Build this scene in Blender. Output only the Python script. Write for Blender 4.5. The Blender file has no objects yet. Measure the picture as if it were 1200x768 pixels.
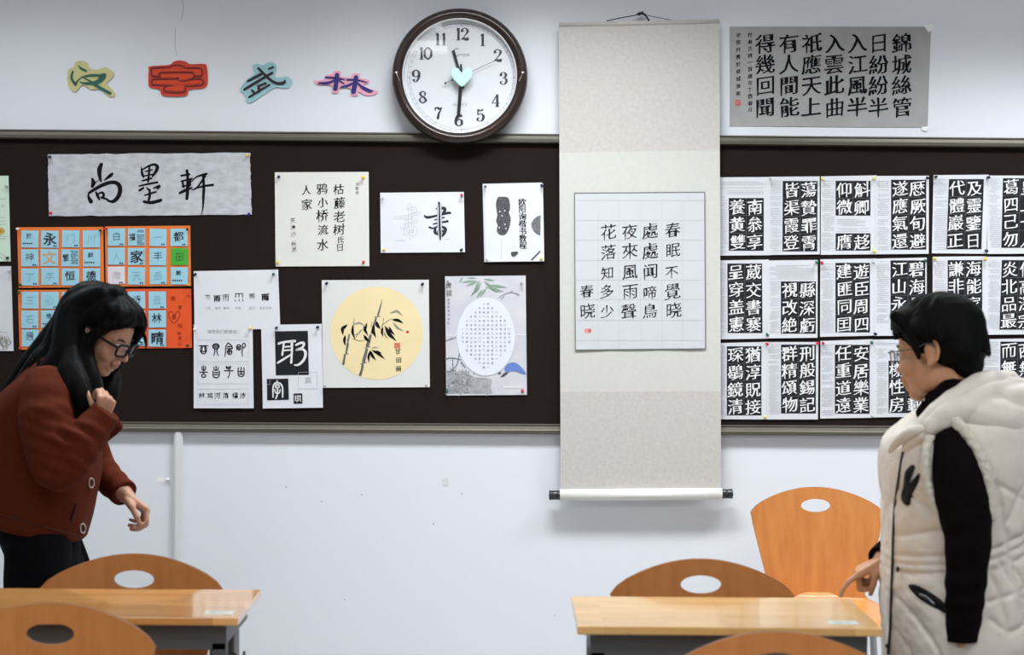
import bpy, math, random
import numpy as np
from mathutils import Vector, Matrix, noise
from mathutils.bvhtree import BVHTree
random.seed(11)
sc = bpy.context.scene
C = sc.collection

# ------------------------------------------------------------------ camera
D, H, FPX = 6.5, 1.45, 2165.0            # distance to the back wall, eye height, focal length in pixels of a 1200 px frame
PITCH, ROLL = math.atan(39 / FPX), 0.0068
CAM = Vector((0, -D, H))
FW = Vector((0, math.cos(PITCH), -math.sin(PITCH)))
UP0 = Vector((0, math.sin(PITCH), math.cos(PITCH)))
RT = Vector((1, 0, 0)) * math.cos(ROLL) + UP0 * math.sin(ROLL)
UP = UP0 * math.cos(ROLL) - Vector((1, 0, 0)) * math.sin(ROLL)
cd = bpy.data.cameras.new('camera')
cd.sensor_width = 36.0
cd.lens = FPX / 1200 * 36
cd.dof.use_dof = True
cd.dof.focus_distance = D - 0.05
cd.dof.aperture_fstop = 5.0
cd.clip_start = 0.05
cam = bpy.data.objects.new('camera', cd)
C.objects.link(cam)
m3 = Matrix((RT, UP, -FW)).transposed()
cam.matrix_world = Matrix.Translation(CAM) @ m3.to_4x4()
sc.camera = cam

# ------------------------------------------------------------------ view, world, lights
sc.view_settings.view_transform = 'Standard'
sc.view_settings.look = 'None'
sc.view_settings.gamma = 1.0
sc.view_settings.exposure = 0.0
sc.view_settings.use_curve_mapping = False
w = bpy.data.worlds.new('world')
sc.world = w
w.use_nodes = True
w.node_tree.nodes['Background'].inputs[0].default_value = (0.8, 0.87, 1, 1)
w.node_tree.nodes['Background'].inputs[1].default_value = 0.3
sc.cycles.use_denoising = True
sc.cycles.max_bounces = 8
CEIL = 3.0
LAMPS = [  # x, y, size x, size y, watts, spread
    (-1.75, -1.0, 1.2, 0.3, 17, 130), (0.1, -1.0, 1.2, 0.3, 40, 130), (1.95, -.88, 1.2, 0.3, 33, 110),
    (-1.0, -3.82, 1.2, 0.5, 9, 150), (-1.0, -4.77, 1.2, 0.6, 14, 150), (1.5, -3.82, 1.2, 0.5, 19, 150), (1.5, -6.2, 1.2, 0.5, 22, 150)]
LCOL = (0.93, 0.97, 1.0)


def area(x, y, sx, sy, power, z, spread):
    l = bpy.data.lights.new('lamp_glow', 'AREA')
    l.shape = 'RECTANGLE'
    l.size, l.size_y = sx, sy
    l.energy = power
    l.color = LCOL
    l.spread = math.radians(spread)
    o = bpy.data.objects.new('lamp_glow', l)
    o.location = (x, y, z)
    C.objects.link(o)
    return o


# ------------------------------------------------------------------ helpers
def ray(px, py):
    return FW * FPX + RT * (px - 600.0) - UP * (py - 384.0)


def P(px, py, Y=0.0):
    d = ray(px, py)
    return CAM + d * ((Y - CAM.y) / d.y)


def PX(v):
    d = Vector(v) - CAM
    k = FPX / d.dot(FW)
    return 600 + d.dot(RT) * k, 384 - d.dot(UP) * k


MATS = {}


def mat(name, color, rough=0.6, metal=0.0, spec=0.5, var=0.0, vscale=8.0, stretch=(1, 1, 1), bump=0.0, bscale=60.0,
        color2=None, coat=0.0, sheen=0.0, detail=4.0):
    if name in MATS:
        return MATS[name]
    m = bpy.data.materials.new(name)
    m.use_nodes = True
    nt = m.node_tree
    b = nt.nodes['Principled BSDF']
    b.inputs['Base Color'].default_value = (*color, 1)
    b.inputs['Roughness'].default_value = rough
    b.inputs['Metallic'].default_value = metal
    b.inputs['Specular IOR Level'].default_value = spec
    b.inputs['Coat Weight'].default_value = coat
    b.inputs['Sheen Weight'].default_value = sheen
    if var or bump:
        tc = nt.nodes.new('ShaderNodeTexCoord')
        mp = nt.nodes.new('ShaderNodeMapping')
        mp.inputs['Scale'].default_value = stretch
        nt.links.new(tc.outputs['Object'], mp.inputs['Vector'])
    if var:
        n = nt.nodes.new('ShaderNodeTexNoise')
        n.inputs['Scale'].default_value = vscale
        n.inputs['Detail'].default_value = detail
        nt.links.new(mp.outputs['Vector'], n.inputs['Vector'])
        r = nt.nodes.new('ShaderNodeValToRGB')
        c2 = color2 or tuple(c * (1 - var) for c in color)
        r.color_ramp.elements[0].position, r.color_ramp.elements[1].position = 0.32, 0.68
        r.color_ramp.elements[0].color = (*c2, 1)
        r.color_ramp.elements[1].color = (*color, 1)
        nt.links.new(n.outputs['Fac'], r.inputs['Fac'])
        nt.links.new(r.outputs['Color'], b.inputs['Base Color'])
    if bump:
        n2 = nt.nodes.new('ShaderNodeTexNoise')
        n2.inputs['Scale'].default_value = bscale
        n2.inputs['Detail'].default_value = 3
        nt.links.new(mp.outputs['Vector'], n2.inputs['Vector'])
        bp = nt.nodes.new('ShaderNodeBump')
        bp.inputs['Strength'].default_value = bump
        bp.inputs['Distance'].default_value = 0.01
        nt.links.new(n2.outputs['Fac'], bp.inputs['Height'])
        nt.links.new(bp.outputs['Normal'], b.inputs['Normal'])
    MATS[name] = m
    return m


def S(r, g, b):          # an sRGB 0-255 triple as linear light
    f = lambda c: c / 12.92 if c <= 0.04045 else ((c + 0.055) / 1.055) ** 2.4
    return (f(r / 255), f(g / 255), f(b / 255))


ORG = {}


def tag(o, label=None, cat=None, group=None, kind=None):
    if label:
        o['label'] = label
    if cat:
        o['category'] = cat
    if group:
        o['group'] = group
    if kind:
        o['kind'] = kind
    return o


def empty(name, loc, label, cat, group=None):
    o = bpy.data.objects.new(name, None)
    o.empty_display_size = 0.1
    o.location = loc
    C.objects.link(o)
    ORG[o] = Vector(loc)
    return tag(o, label, cat, group)


def sample(pts, k=6, closed=False):
    """Catmull-Rom through control points of any dimension"""
    a = [np.array(p, float) for p in pts]
    n = len(a)
    if n < 3 and not closed:
        return [a[0] * (1 - t / k) + a[1] * (t / k) for t in range(k + 1)] if n == 2 else a
    out = []
    for i in range(n if closed else n - 1):
        if closed:
            p0, p1, p2, p3 = a[i - 1], a[i], a[(i + 1) % n], a[(i + 2) % n]
        else:
            p0, p1, p2, p3 = a[max(i - 1, 0)], a[i], a[i + 1], a[min(i + 2, n - 1)]
        for j in range(k):
            t = j / k
            out.append(0.5 * (2 * p1 + (p2 - p0) * t + (2 * p0 - 5 * p1 + 4 * p2 - p3) * t * t + (3 * p1 - p0 - 3 * p2 + p3) * t ** 3))
    if not closed:
        out.append(a[-1])
    return out


class MB:
    """collects geometry in world coordinates; build() links it as one mesh object"""

    def __init__(s):
        s.v, s.f, s.m, s.sm = [], [], [], []

    def add(s, vs, fs, mi=0, smooth=False):
        o = len(s.v)
        s.v += [Vector(v) for v in vs]
        for f in fs:
            s.f.append([i + o for i in f])
            s.m.append(mi)
            s.sm.append(smooth)
        return s

    def hexa(s, a, b, mi=0):
        """a, b: matching quads (4 points each): the solid between them"""
        return s.add(list(a) + list(b), [(3, 2, 1, 0), (4, 5, 6, 7), (0, 1, 5, 4), (1, 2, 6, 5), (2, 3, 7, 6), (3, 0, 4, 7)], mi)

    def box(s, lo, hi, mi=0, bev=0.0):
        x0, y0, z0 = lo
        x1, y1, z1 = hi
        if not bev:
            q = lambda z: [(x0, y0, z), (x1, y0, z), (x1, y1, z), (x0, y1, z)]
            return s.hexa(q(z0), q(z1), mi)
        b = bev
        ring = lambda i, z: [(x0 + i, y0 + b, z), (x0 + b, y0 + i, z), (x1 - b, y0 + i, z), (x1 - i, y0 + b, z),
                             (x1 - i, y1 - b, z), (x1 - b, y1 - i, z), (x0 + b, y1 - i, z), (x0 + i, y1 - b, z)]
        sh = lambda z: [(x0 + b, y0 + b, z), (x0 + b, y0 + b, z), (x1 - b, y0 + b, z), (x1 - b, y0 + b, z),
                        (x1 - b, y1 - b, z), (x1 - b, y1 - b, z), (x0 + b, y1 - b, z), (x0 + b, y1 - b, z)]
        rs = [ring(b * .6, z0), ring(0, z0 + b), ring(0, z1 - b), ring(b * .6, z1)]
        return s.rings(rs, mi, smooth=False)

    def rings(s, rs, mi=0, smooth=True, cap=True, closed=True):
        n = len(rs[0])
        vs = [v for r in rs for v in r]
        fs = []
        for i in range(len(rs) - 1):
            for j in range(n if closed else n - 1):
                k = (j + 1) % n
                fs.append((i * n + j, i * n + k, (i + 1) * n + k, (i + 1) * n + j))
        if cap:
            fs.append(tuple(range(n))[::-1])
            fs.append(tuple(range((len(rs) - 1) * n, len(rs) * n)))
        return s.add(vs, fs, mi, smooth)

    def tube(s, pts, r, n=8, mi=0, smooth=True, flat=None, k=4, curve=True):
        """a swept tube; pts (x,y,z) or (x,y,z,r); flat = (dir, factor) squashes it along dir"""
        q = [tuple(p) + ((r,) if len(p) == 3 else ()) for p in [tuple(p) for p in pts]]
        q = sample(q, k) if curve and len(q) > 2 else [np.array(p, float) for p in q]
        rs = []
        prev = None
        for i, p in enumerate(q):
            a, b = q[max(i - 1, 0)], q[min(i + 1, len(q) - 1)]
            t = Vector(b[:3] - a[:3])
            t = t.normalized() if t.length > 1e-9 else Vector((0, 0, 1))
            if prev is None:
                prev = Vector((0, -1, 0)) if abs(t.y) < 0.9 else Vector((1, 0, 0))
            u = (prev - t * prev.dot(t)).normalized()
            prev = u
            v = t.cross(u)
            ring = []
            for j in range(n):
                th = 2 * math.pi * j / n
                e = (u * math.cos(th) + v * math.sin(th)) * p[3]
                if flat:
                    d, fac = flat
                    e = e - d * e.dot(d) * (1 - fac)
                ring.append(Vector(p[:3]) + e)
            rs.append(ring)
        return s.rings(rs, mi, smooth)

    def lathe(s, c, axis, prof, n=32, mi=0, smooth=True, cap=True):
        """prof: (radius, distance along axis)"""
        axis = Vector(axis).normalized()
        u = axis.orthogonal().normalized()
        v = axis.cross(u)
        c = Vector(c)
        rs = [[c + axis * h + (u * math.cos(2 * math.pi * j / n) + v * math.sin(2 * math.pi * j / n)) * r for j in range(n)] for r, h in prof]
        return s.rings(rs, mi, smooth, cap)

    def ball(s, c, r, n=10, mi=0):
        r = r if hasattr(r, '__len__') else (r, r, r)
        rs = [[(c[0] + r[0] * math.sin(a) * math.cos(2 * math.pi * j / n), c[1] + r[1] * math.sin(a) * math.sin(2 * math.pi * j / n), c[2] + r[2] * math.cos(a))
               for j in range(n)] for a in [math.pi * (i + .02) / (n // 2 + .04) for i in range(n // 2 + 1)]]
        return s.rings(rs, mi)

    def build(s, name, mats, parent=None, origin=None):
        mats = mats if isinstance(mats, (list, tuple)) else [mats]
        if parent is not None:
            o0 = ORG[parent]
        elif origin is not None:
            o0 = Vector(origin)
        else:
            lo = [min(v[i] for v in s.v) for i in range(3)]
            hi = [max(v[i] for v in s.v) for i in range(3)]
            o0 = Vector(((lo[0] + hi[0]) / 2, (lo[1] + hi[1]) / 2, lo[2]))
        me = bpy.data.meshes.new(name)
        me.from_pydata([tuple(v - o0) for v in s.v], [], s.f)
        for mm in mats:
            me.materials.append(mm)
        me.polygons.foreach_set('material_index', s.m)
        me.polygons.foreach_set('use_smooth', s.sm)
        me.update()
        o = bpy.data.objects.new(name, me)
        C.objects.link(o)
        if parent is not None:
            o.parent = parent
        else:
            o.location = o0
        ORG[o] = o0
        return o


# ------------------------------------------------------------------ characters as outlines
_tc = bpy.data.curves.new('lettering', 'FONT')
_tc.align_x = 'LEFT'
_to = bpy.data.objects.new('lettering', _tc)
C.objects.link(_to)
_G = {}


def glyph(s):
    if s in _G:
        return _G[s]
    _tc.body = s
    bpy.context.view_layer.update()
    e = _to.evaluated_get(bpy.context.evaluated_depsgraph_get())
    me = e.to_mesh()
    v = np.array([(p.co.x, p.co.y) for p in me.vertices]).reshape(-1, 2)
    f = [tuple(p.vertices) for p in me.polygons]
    e.to_mesh_clear()
    cnt = {}
    for p in f:
        for i in range(len(p)):
            k = (p[i], p[(i + 1) % len(p)])
            cnt[k] = cnt.get(k, 0) + 1
    nrm = np.zeros_like(v)
    for (a, b) in cnt:
        if (b, a) in cnt:
            continue
        d = v[b] - v[a]
        L = math.hypot(*d)
        if L < 1e-9:
            continue
        nn = np.array((d[1], -d[0])) / L
        nrm[a] += nn
        nrm[b] += nn
    L = np.maximum(np.linalg.norm(nrm, axis=1), 1e-9)
    nrm = nrm / L[:, None]
    # a face wound clockwise turns the normals inward
    if f:
        p = f[0]
        ar = sum(v[p[i]][0] * v[p[(i + 1) % len(p)]][1] - v[p[(i + 1) % len(p)]][0] * v[p[i]][1] for i in range(len(p)))
        if ar < 0:
            nrm = -nrm
    _G[s] = (v, f, nrm)
    return _G[s]




def apart(mb):
    """the pieces of a drawing that stand well apart from each other, each as its own builder"""
    par = list(range(len(mb.v)))

    def find(i):
        while par[i] != i:
            par[i] = par[par[i]]
            i = par[i]
        return i
    for f in mb.f:
        for k in f[1:]:
            par[find(f[0])] = find(k)
    isl = {}
    for i in range(len(mb.v)):
        isl.setdefault(find(i), []).append(i)
    isl = list(isl.values())
    if len(isl) > 700 or len(isl) < 2:
        return [mb]
    lo = np.array([[min(mb.v[i][k] for i in s) for k in range(3)] for s in isl])
    hi = np.array([[max(mb.v[i][k] for i in s) for k in range(3)] for s in isl])
    size = (hi - lo).max(axis=1)
    gap = np.maximum(0, np.maximum(lo[:, None] - hi[None], lo[None] - hi[:, None]))
    near = np.sqrt((gap ** 2).sum(2)) <= np.maximum(.02, .5 * np.maximum(size[:, None], size[None]))
    grp = list(range(len(isl)))

    def fg(i):
        while grp[i] != i:
            i = grp[i]
        return i
    for x, y in zip(*np.nonzero(near)):
        if x < y:
            grp[fg(x)] = fg(y)
    out = {}
    own = {}
    for k, s in enumerate(isl):
        for i in s:
            own[i] = fg(k)
    for f, m_, sm in zip(mb.f, mb.m, mb.sm):
        g = own[f[0]]
        o, mp = out.setdefault(g, (MB(), {}))
        for i in f:
            if i not in mp:
                mp[i] = len(o.v)
                o.v.append(mb.v[i])
        o.f.append([mp[i] for i in f])
        o.m.append(m_)
        o.sm.append(sm)
    return [o for o, _ in out.values()]


_K = {}


def brush_glyph(ch):
    """the outline with brush endings: pointed left-falling strokes, footed right-falling ones, pauses at the ends of horizontals"""
    if ch in _K:
        return _K[ch]
    v, f, nr = glyph(ch)
    v = v.copy()
    v0 = v.copy()
    cnt = {}
    for p in f:
        for i in range(len(p)):
            cnt[(p[i], p[(i + 1) % len(p)])] = 1
    nxt = {a: b for (a, b) in cnt if (b, a) not in cnt}
    prv = {b: a for a, b in nxt.items()}
    dabs = []
    sgn = 1.0
    if f:
        p = f[0]
        sgn = 1.0 if sum(v[p[i]][0] * v[p[(i + 1) % len(p)]][1] - v[p[(i + 1) % len(p)]][0] * v[p[i]][1] for i in range(len(p))) > 0 else -1.0
    for a, b in nxt.items():
        if a not in prv or b not in nxt:
            continue
        e = v0[b] - v0[a]
        L = math.hypot(*e)
        if not 0.03 < L < 0.125:
            continue
        d0, d1 = v0[a] - v0[prv[a]], v0[nxt[b]] - v0[b]
        l0, l1 = math.hypot(*d0) or 1, math.hypot(*d1) or 1
        if np.dot(d0, d1) / (l0 * l1) > -0.55 or max(l0, l1) < 0.02:
            continue
        u = d0 / l0 - d1 / l1
        u = u / (math.hypot(*u) or 1)           # the way the stroke points
        if abs(np.dot(u, e / L)) > .8:
            continue
        m = (v0[a] + v0[b]) / 2
        if u[0] < -.25 and u[1] < -.25:         # falling to the left: a point
            for k in (a, b):
                v[k] = m + (v0[k] - m) * .12 + u * .035
        elif u[0] > .25 and u[1] < -.25:        # falling to the right: a foot, then a point
            for k in (a, b):
                v[k] = m + (v0[k] - m) * .15 + u * .045 + np.array((.02, .008))
            dabs.append((m - u * .045, L * .72, L * .50, u))
        elif u[0] > .75:
            dabs.append((m - u * .028 + np.array((0, .004)), L * .80, L * .62, np.array((.8, -.6))))
        elif u[0] < -.75:
            up = a if v0[a][1] > v0[b][1] else b
            v[up] = v0[up] + np.array((-.03, .02))
            dabs.append((m + np.array((.012, .004)), L * .55, L * .40, np.array((.8, -.6))))
        elif u[1] < -.75:
            for k in (a, b):
                v[k] = m + (v0[k] - m) * .45 + u * .018
        elif u[1] > .75:
            lf = a if v0[a][0] < v0[b][0] else b
            v[lf] = v0[lf] + np.array((-.022, .012))
            dabs.append((m - u * .02 + np.array((.0, 0)), L * .62, L * .50, np.array((.8, -.6))))
    f = list(f)
    vs, ns = [tuple(x) for x in v], [tuple(x) for x in nr]
    for c, ra, rb, u in dabs:
        o = len(vs)
        w_ = np.array((-u[1], u[0]))
        for j in range(8):
            t = 2 * math.pi * j / 8
            q = c + u * ra * math.cos(t) + w_ * rb * math.sin(t)
            vs.append(tuple(q))
            ns.append(tuple(u * math.cos(t) + w_ * math.sin(t)))
        f.append(tuple(range(o, o + 8)) if sgn > 0 else tuple(range(o, o + 8))[::-1])
    _K[ch] = (np.array(vs).reshape(-1, 2), f, np.array(ns).reshape(-1, 2))
    return _K[ch]


class Sheet:
    """one sheet of paper: TL, TR, BR, BL corners on the plane y = Y"""

    def __init__(s, name, label, cat, cor, material, Y, group=None, lay=0.0, amp=0.003, ragged=0.0, n=12, thick=0.0004):
        s.cor = [np.array(c, float) for c in cor]
        s.Y = Y - lay
        s.amp = amp * .3
        s.x0, s.x1 = min(c[0] for c in cor), max(c[0] for c in cor)
        s.y0, s.y1 = min(c[1] for c in cor), max(c[1] for c in cor)
        mb = MB()
        fr, bk = [], []
        for j in range(n + 1):
            for i in range(n + 1):
                u, v = i / n, j / n
                p = (s.cor[0] * (1 - u) + s.cor[1] * u) * (1 - v) + (s.cor[3] * (1 - u) + s.cor[2] * u) * v
                if ragged and (i in (0, n) or j in (0, n)):
                    p = p + np.array((random.uniform(-1, 1), random.uniform(-1, 1))) * ragged
                q = s.W(p[0], p[1])
                fr.append(q)
                bk.append(q + Vector((0, thick, 0)))
        m = n + 1
        fs = [(j * m + i, (j + 1) * m + i, (j + 1) * m + i + 1, j * m + i + 1) for j in range(n) for i in range(n)]
        N = m * m
        fb = [tuple(N + a for a in f[::-1]) for f in fs]
        rim = [i for i in range(m)] + [j * m + n for j in range(1, m)] + [n * m + i for i in range(n - 1, -1, -1)] + [j * m for j in range(n - 1, 0, -1)]
        mb.add(fr + bk, fs + fb, 0, True)
        L_ = len(rim)
        mb.add([fr[i] for i in rim] + [bk[i] for i in rim], [(i, (i + 1) % L_, L_ + (i + 1) % L_, L_ + i) for i in range(L_)], 0, False)
        s.obj = mb.build(name, material)
        tag(s.obj, label, cat, group)

    def W(s, px, py, lift=0.0):
        q = P(px, py, s.Y)
        u = min(max((px - s.x0) / max(s.x1 - s.x0, 1e-6), 0), 1)
        v = min(max((py - s.y0) / max(s.y1 - s.y0, 1e-6), 0), 1)
        q.y -= lift + s.amp * math.sin(math.pi * u) * (0.35 + 0.65 * v)
        return q

    def rect(s, mb, x0, y0, x1, y1, lift=0.0004, n=4, skew=0.0, mi=0):
        vs = [s.W(x0 + (x1 - x0) * i / n + skew * (j / n), y0 + (y1 - y0) * j / n, lift) for j in range(n + 1) for i in range(n + 1)]
        m = n + 1
        return mb.add(vs, [(j * m + i, (j + 1) * m + i, (j + 1) * m + i + 1, j * m + i + 1) for j in range(n) for i in range(n)], mi)

    def poly(s, mb, pts, lift=0.0004, mi=0):
        vs = [s.W(p[0], p[1], lift) for p in pts]
        return mb.add(vs, [tuple(range(len(vs)))[::-1]], mi)

    def disc(s, mb, cx, cy, rx, ry=None, lift=0.0004, n=40, mi=0):
        ry = ry or rx
        rr = (0.0, 0.35, 0.7, 1.0)
        vs = [s.W(cx + rx * r * math.cos(2 * math.pi * j / n), cy + ry * r * math.sin(2 * math.pi * j / n), lift) for r in rr for j in range(n)]
        fs = [(i * n + j, i * n + (j + 1) % n, (i + 1) * n + (j + 1) % n, (i + 1) * n + j) for i in range(3) for j in range(n)]
        return mb.add(vs, fs, mi)

    def outline(s, mb, x0, y0, x1, y1, t=0.4, lift=0.0008):
        for a in ((x0, y0, x1, y0 + t), (x0, y1 - t, x1, y1), (x0, y0, x0 + t, y1), (x1 - t, y0, x1, y1)):
            s.rect(mb, *a, lift=lift, n=2)

    def glyph(s, mb, ch, cx, cy, size, wx=0.012, wy=-0.004, rot=0.0, slant=0.07, wob=0.016, lift=0.0008, sx=1.0, seed=None, brush=True):
        v, f, nr = brush_glyph(ch) if brush else glyph(ch)
        if not len(f):
            return
        sd = random.uniform(0, 50) if seed is None else seed
        vs = []
        c, sn = math.cos(rot), math.sin(rot)
        for (x, y), (nx, ny) in zip(v, nr):
            k = 1 + 0.9 * noise.noise((x * 5 + sd, y * 5, 1.3))
            x2 = x + nx * wx * k - 0.5
            y2 = y + ny * wy * k - 0.38
            y2 += slant * x2 + wob * noise.noise((x * 3.1 + sd, y * 3.1, 7.7)) * 2
            x2 += wob * noise.noise((x * 3.1, y * 3.1 + sd, 3.1)) * 2
            X, Y = x2 * size * sx, -y2 * size
            vs.append(s.W(cx + X * c - Y * sn, cy + X * sn + Y * c, lift))
        mb.add(vs, f)

    def line(s, mb, text, x, y, size, wx=0.0, wy=0.0, lift=0.0008, anchor='c', sx=1.0, slant=0.0, rot=0.0):
        """a run of text on one baseline (y = middle of its x-height)"""
        v, f, nr = glyph(text)
        if not len(f):
            return
        wd = v[:, 0].max()
        off = {'c': wd / 2, 'l': 0, 'r': wd}[anchor]
        c, sn = math.cos(rot), math.sin(rot)
        vs = []
        for (a, b), (nx, ny) in zip(v, nr):
            X = (a + nx * wx - off + slant * b) * size * sx
            Y = -(b + ny * wy - 0.35) * size
            vs.append(s.W(x + X * c - Y * sn, y + X * sn + Y * c, lift))
        mb.add(vs, f)

    def column(s, mb, text, x, ys, size, **kw):
        for ch, y in zip(text, ys):
            if ch != ' ':
                s.glyph(mb, ch, x + random.uniform(-.25, .25), y + random.uniform(-.25, .25), size * random.uniform(.95, 1.05), **kw)

    def stroke(s, mb, pts, lift=0.0008, k=5, nib=None, sc_=1.0):
        """a brush stroke: (x, y, radius) control points"""
        q = sample(pts, k)
        A, B = [], []
        for i, p in enumerate(q):
            a, b = q[max(i - 1, 0)], q[min(i + 1, len(q) - 1)]
            d = b[:2] - a[:2]
            L = math.hypot(*d) or 1.0
            d = d / L
            r = max(p[2], 0.05) * sc_
            if nib:
                r = nib[0] + (nib[1] - nib[0]) * abs(d[1]) ** 1.5
                r *= p[2]
            A.append((p[0] - d[1] * r, p[1] + d[0] * r))
            B.append((p[0] + d[1] * r, p[1] - d[0] * r))
        n = len(q)
        vs = [s.W(a[0], a[1], lift) for a in A] + [s.W(b[0], b[1], lift) for b in B]
        mb.add(vs, [(i, i + 1, n + i + 1, n + i) for i in range(n - 1)])
        for (p, L) in ((q[0], 1), (q[-1], 1)):
            r = max(p[2], 0.05) * sc_ if not nib else nib[0] * p[2]
            if r > 0.3:
                mb.add([s.W(p[0] + r * math.cos(2 * math.pi * j / 10), p[1] + r * math.sin(2 * math.pi * j / 10), lift) for j in range(10)], [tuple(range(10))[::-1]])

    def zstrokes(s, mb, org, scale, strokes, lift=0.0008, dx=0.0, rr=1.0, k=5):
        for st in strokes:
            s.stroke(mb, [(org[0] + (x + dx) / scale, org[1] + y / scale, r * rr / scale) for x, y, r in st], lift, k)

    def print_lines(s, mb, x0, y0, x1, y1, pitch=1.75, t=0.5, gap=0.12):
        y = y0
        while y < y1:
            if random.random() > gap:
                a = x0 + random.choice((0, 0, 0, 0.15)) * (x1 - x0)
                b = x1 - random.choice((0, 0, 0, 0, 0.1, 0.35)) * (x1 - x0)
                x = a
                while x < b:
                    L = random.uniform(1.2, 5)
                    s.rect(mb, x, y, min(x + L, b), y + t, lift=0.0006, n=1)
                    x += L + 0.5
            y += pitch

    def part(s, name, mb, material, label=None, split=True):
        if not mb.v:
            return None
        for piece in (apart(mb) if split else [mb]):
            o = piece.build(name, material, s.obj)
            if label:
                o['label'] = label
        return o


# materials
PAPER = mat('white_paper', (0.755, 0.77, 0.81), 0.7, var=0.05, vscale=6)
COOL = mat('photocopy_paper', (0.68, 0.695, 0.73), 0.7, var=0.05, vscale=6)
CREAM = mat('cream_paper', (0.74, 0.73, 0.685), 0.75, var=0.04, vscale=9)
INK = mat('black_ink', (0.006, 0.006, 0.008), 0.7, spec=.12)
INKGREY = mat('grey_print', (0.42, 0.43, 0.46), 0.7)
INKLIGHT = mat('light_grey_print', (0.60, 0.61, 0.64), 0.7)
INKMID = mat('diluted_ink', (0.14, 0.14, 0.13), 0.7)
WASH = mat('pale_ink_wash', (0.30, 0.29, 0.25), 0.7)
RUB = mat('rubbing_black', (0.014, 0.016, 0.021), 0.6, spec=.2, var=0.25, vscale=120)
WHITE_INK = mat('rubbing_white', (0.80, 0.80, 0.80), 0.6)
RULE = mat('panel_rule_grey', (0.10, 0.105, 0.11), 0.6)
SEAL = mat('seal_red', S(200, 95, 80), 0.6)
RED = mat('vermilion', S(190, 40, 35), 0.6)
# ------------------------------------------------------------------ the room
WALLM = mat('wall_paint', (0.785, 0.81, 0.86), 0.55, var=0.025, vscale=1.3, bump=0.03, bscale=45)
YBACK = 0.0


def struct(name, mb, m, parent=None):
    o = mb.build(name, m, parent)
    o['kind'] = 'structure'
    return o


struct('wall_back', MB().box((-4, 0, 0), (4, 0.12, CEIL)), WALLM)
struct('wall_left', MB().box((-4.12, -8.6, 0), (-4, 0.12, CEIL)), WALLM)
struct('wall_right', MB().box((4, -8.6, 0), (4.12, 0.12, CEIL)), WALLM)
struct('wall_front', MB().box((-4, -8.72, 0), (4, -8.6, CEIL)), WALLM)
struct('floor', MB().box((-4.12, -8.72, -0.1), (4.12, 0.12, 0)), mat('floor_tile', (0.42, 0.41, 0.40), 0.35, var=0.15, vscale=3))
struct('ceiling', MB().box((-4.12, -8.72, CEIL), (4.12, 0.12, CEIL + 0.1)), mat('ceiling_paint', (0.78, 0.78, 0.77), 0.8))
struct('baseboard_back', MB().box((-4, -0.015, 0), (4, 0, 0.1)), mat('baseboard_grey', (0.25, 0.24, 0.23), 0.5))

DIFF = mat('lamp_diffuser', (0.9, 0.9, 0.9), 0.5)
DIFF.node_tree.nodes['Principled BSDF'].inputs['Emission Color'].default_value = (0.95, 0.98, 1, 1)
DIFF.node_tree.nodes['Principled BSDF'].inputs['Emission Strength'].default_value = 3.0
STEELW = mat('white_enamel', (0.75, 0.75, 0.75), 0.4)
for i, (x, y, sx, sy, pw, spr) in enumerate(LAMPS):
    t = empty('ceiling_light', (x, y, CEIL - 0.07), 'white recessed fluorescent ceiling light over the classroom', 'ceiling light', 'fluorescent ceiling lights')
    mb = MB()
    a, b, z0, z1 = sx / 2 + 0.03, sy / 2 + 0.03, CEIL - 0.07, CEIL
    mb.box((x - a, y - b, z0), (x + a, y - b + 0.03, z1)).box((x - a, y + b - 0.03, z0), (x + a, y + b, z1))
    mb.box((x - a, y - b + 0.03, z0), (x - a + 0.03, y + b - 0.03, z1)).box((x + a - 0.03, y - b + 0.03, z0), (x + a, y + b - 0.03, z1))
    mb.build('housing', STEELW, t)
    MB().box((x - a + 0.03, y - b + 0.03, CEIL - 0.055), (x + a - 0.03, y + b - 0.03, CEIL - 0.045)).build('diffuser', DIFF, t)
    g = area(x, y, sx, sy, pw, CEIL - 0.0605, spr)
    g.parent = t
    g.location = Vector((x, y, CEIL - 0.0605)) - ORG[t]

# pipe cover strip on the wall below the board
pa, pb = P(205, 505), P(215, 505)
struct('trim_1', MB().box((pa.x, -0.018, 0.1), (pb.x, 0, pa.z - 0.0)).box((pa.x + 0.006, -0.022, 0.1), (pb.x - 0.006, -0.018, pa.z)), mat('trunking_white', (0.74, 0.75, 0.77), 0.4))
# hairline cracks in the plaster
crk = mat('plaster_crack', (0.45, 0.45, 0.46), 0.8)
for pts in ([(213, 0), (215, 10), (212, 24)], [(206, 32), (205, 50), (207, 66)]):
    mb = MB()
    mb.tube([tuple(P(x, y, -0.0002)) for x, y in pts], 0.0009, 5)
    struct('wall_crack', mb, crk)
for (x, y, r) in ((377, 588, 1.0), (508, 614, 1.1), (404, 703, .8), (424, 580, .9), (335, 571, 1.0), (541, 579, .9), (650, 722, .8)):
    mb = MB()
    mb.lathe(P(x, y, 0.0), (0, -1, 0), [(r * .003, 0), (r * .0025, 0.0006), (0.0004, 0.0008)], 8)
    struct('wall_chip', mb, mat('plaster_chip', (0.42, 0.42, 0.42), 0.9))
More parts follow.
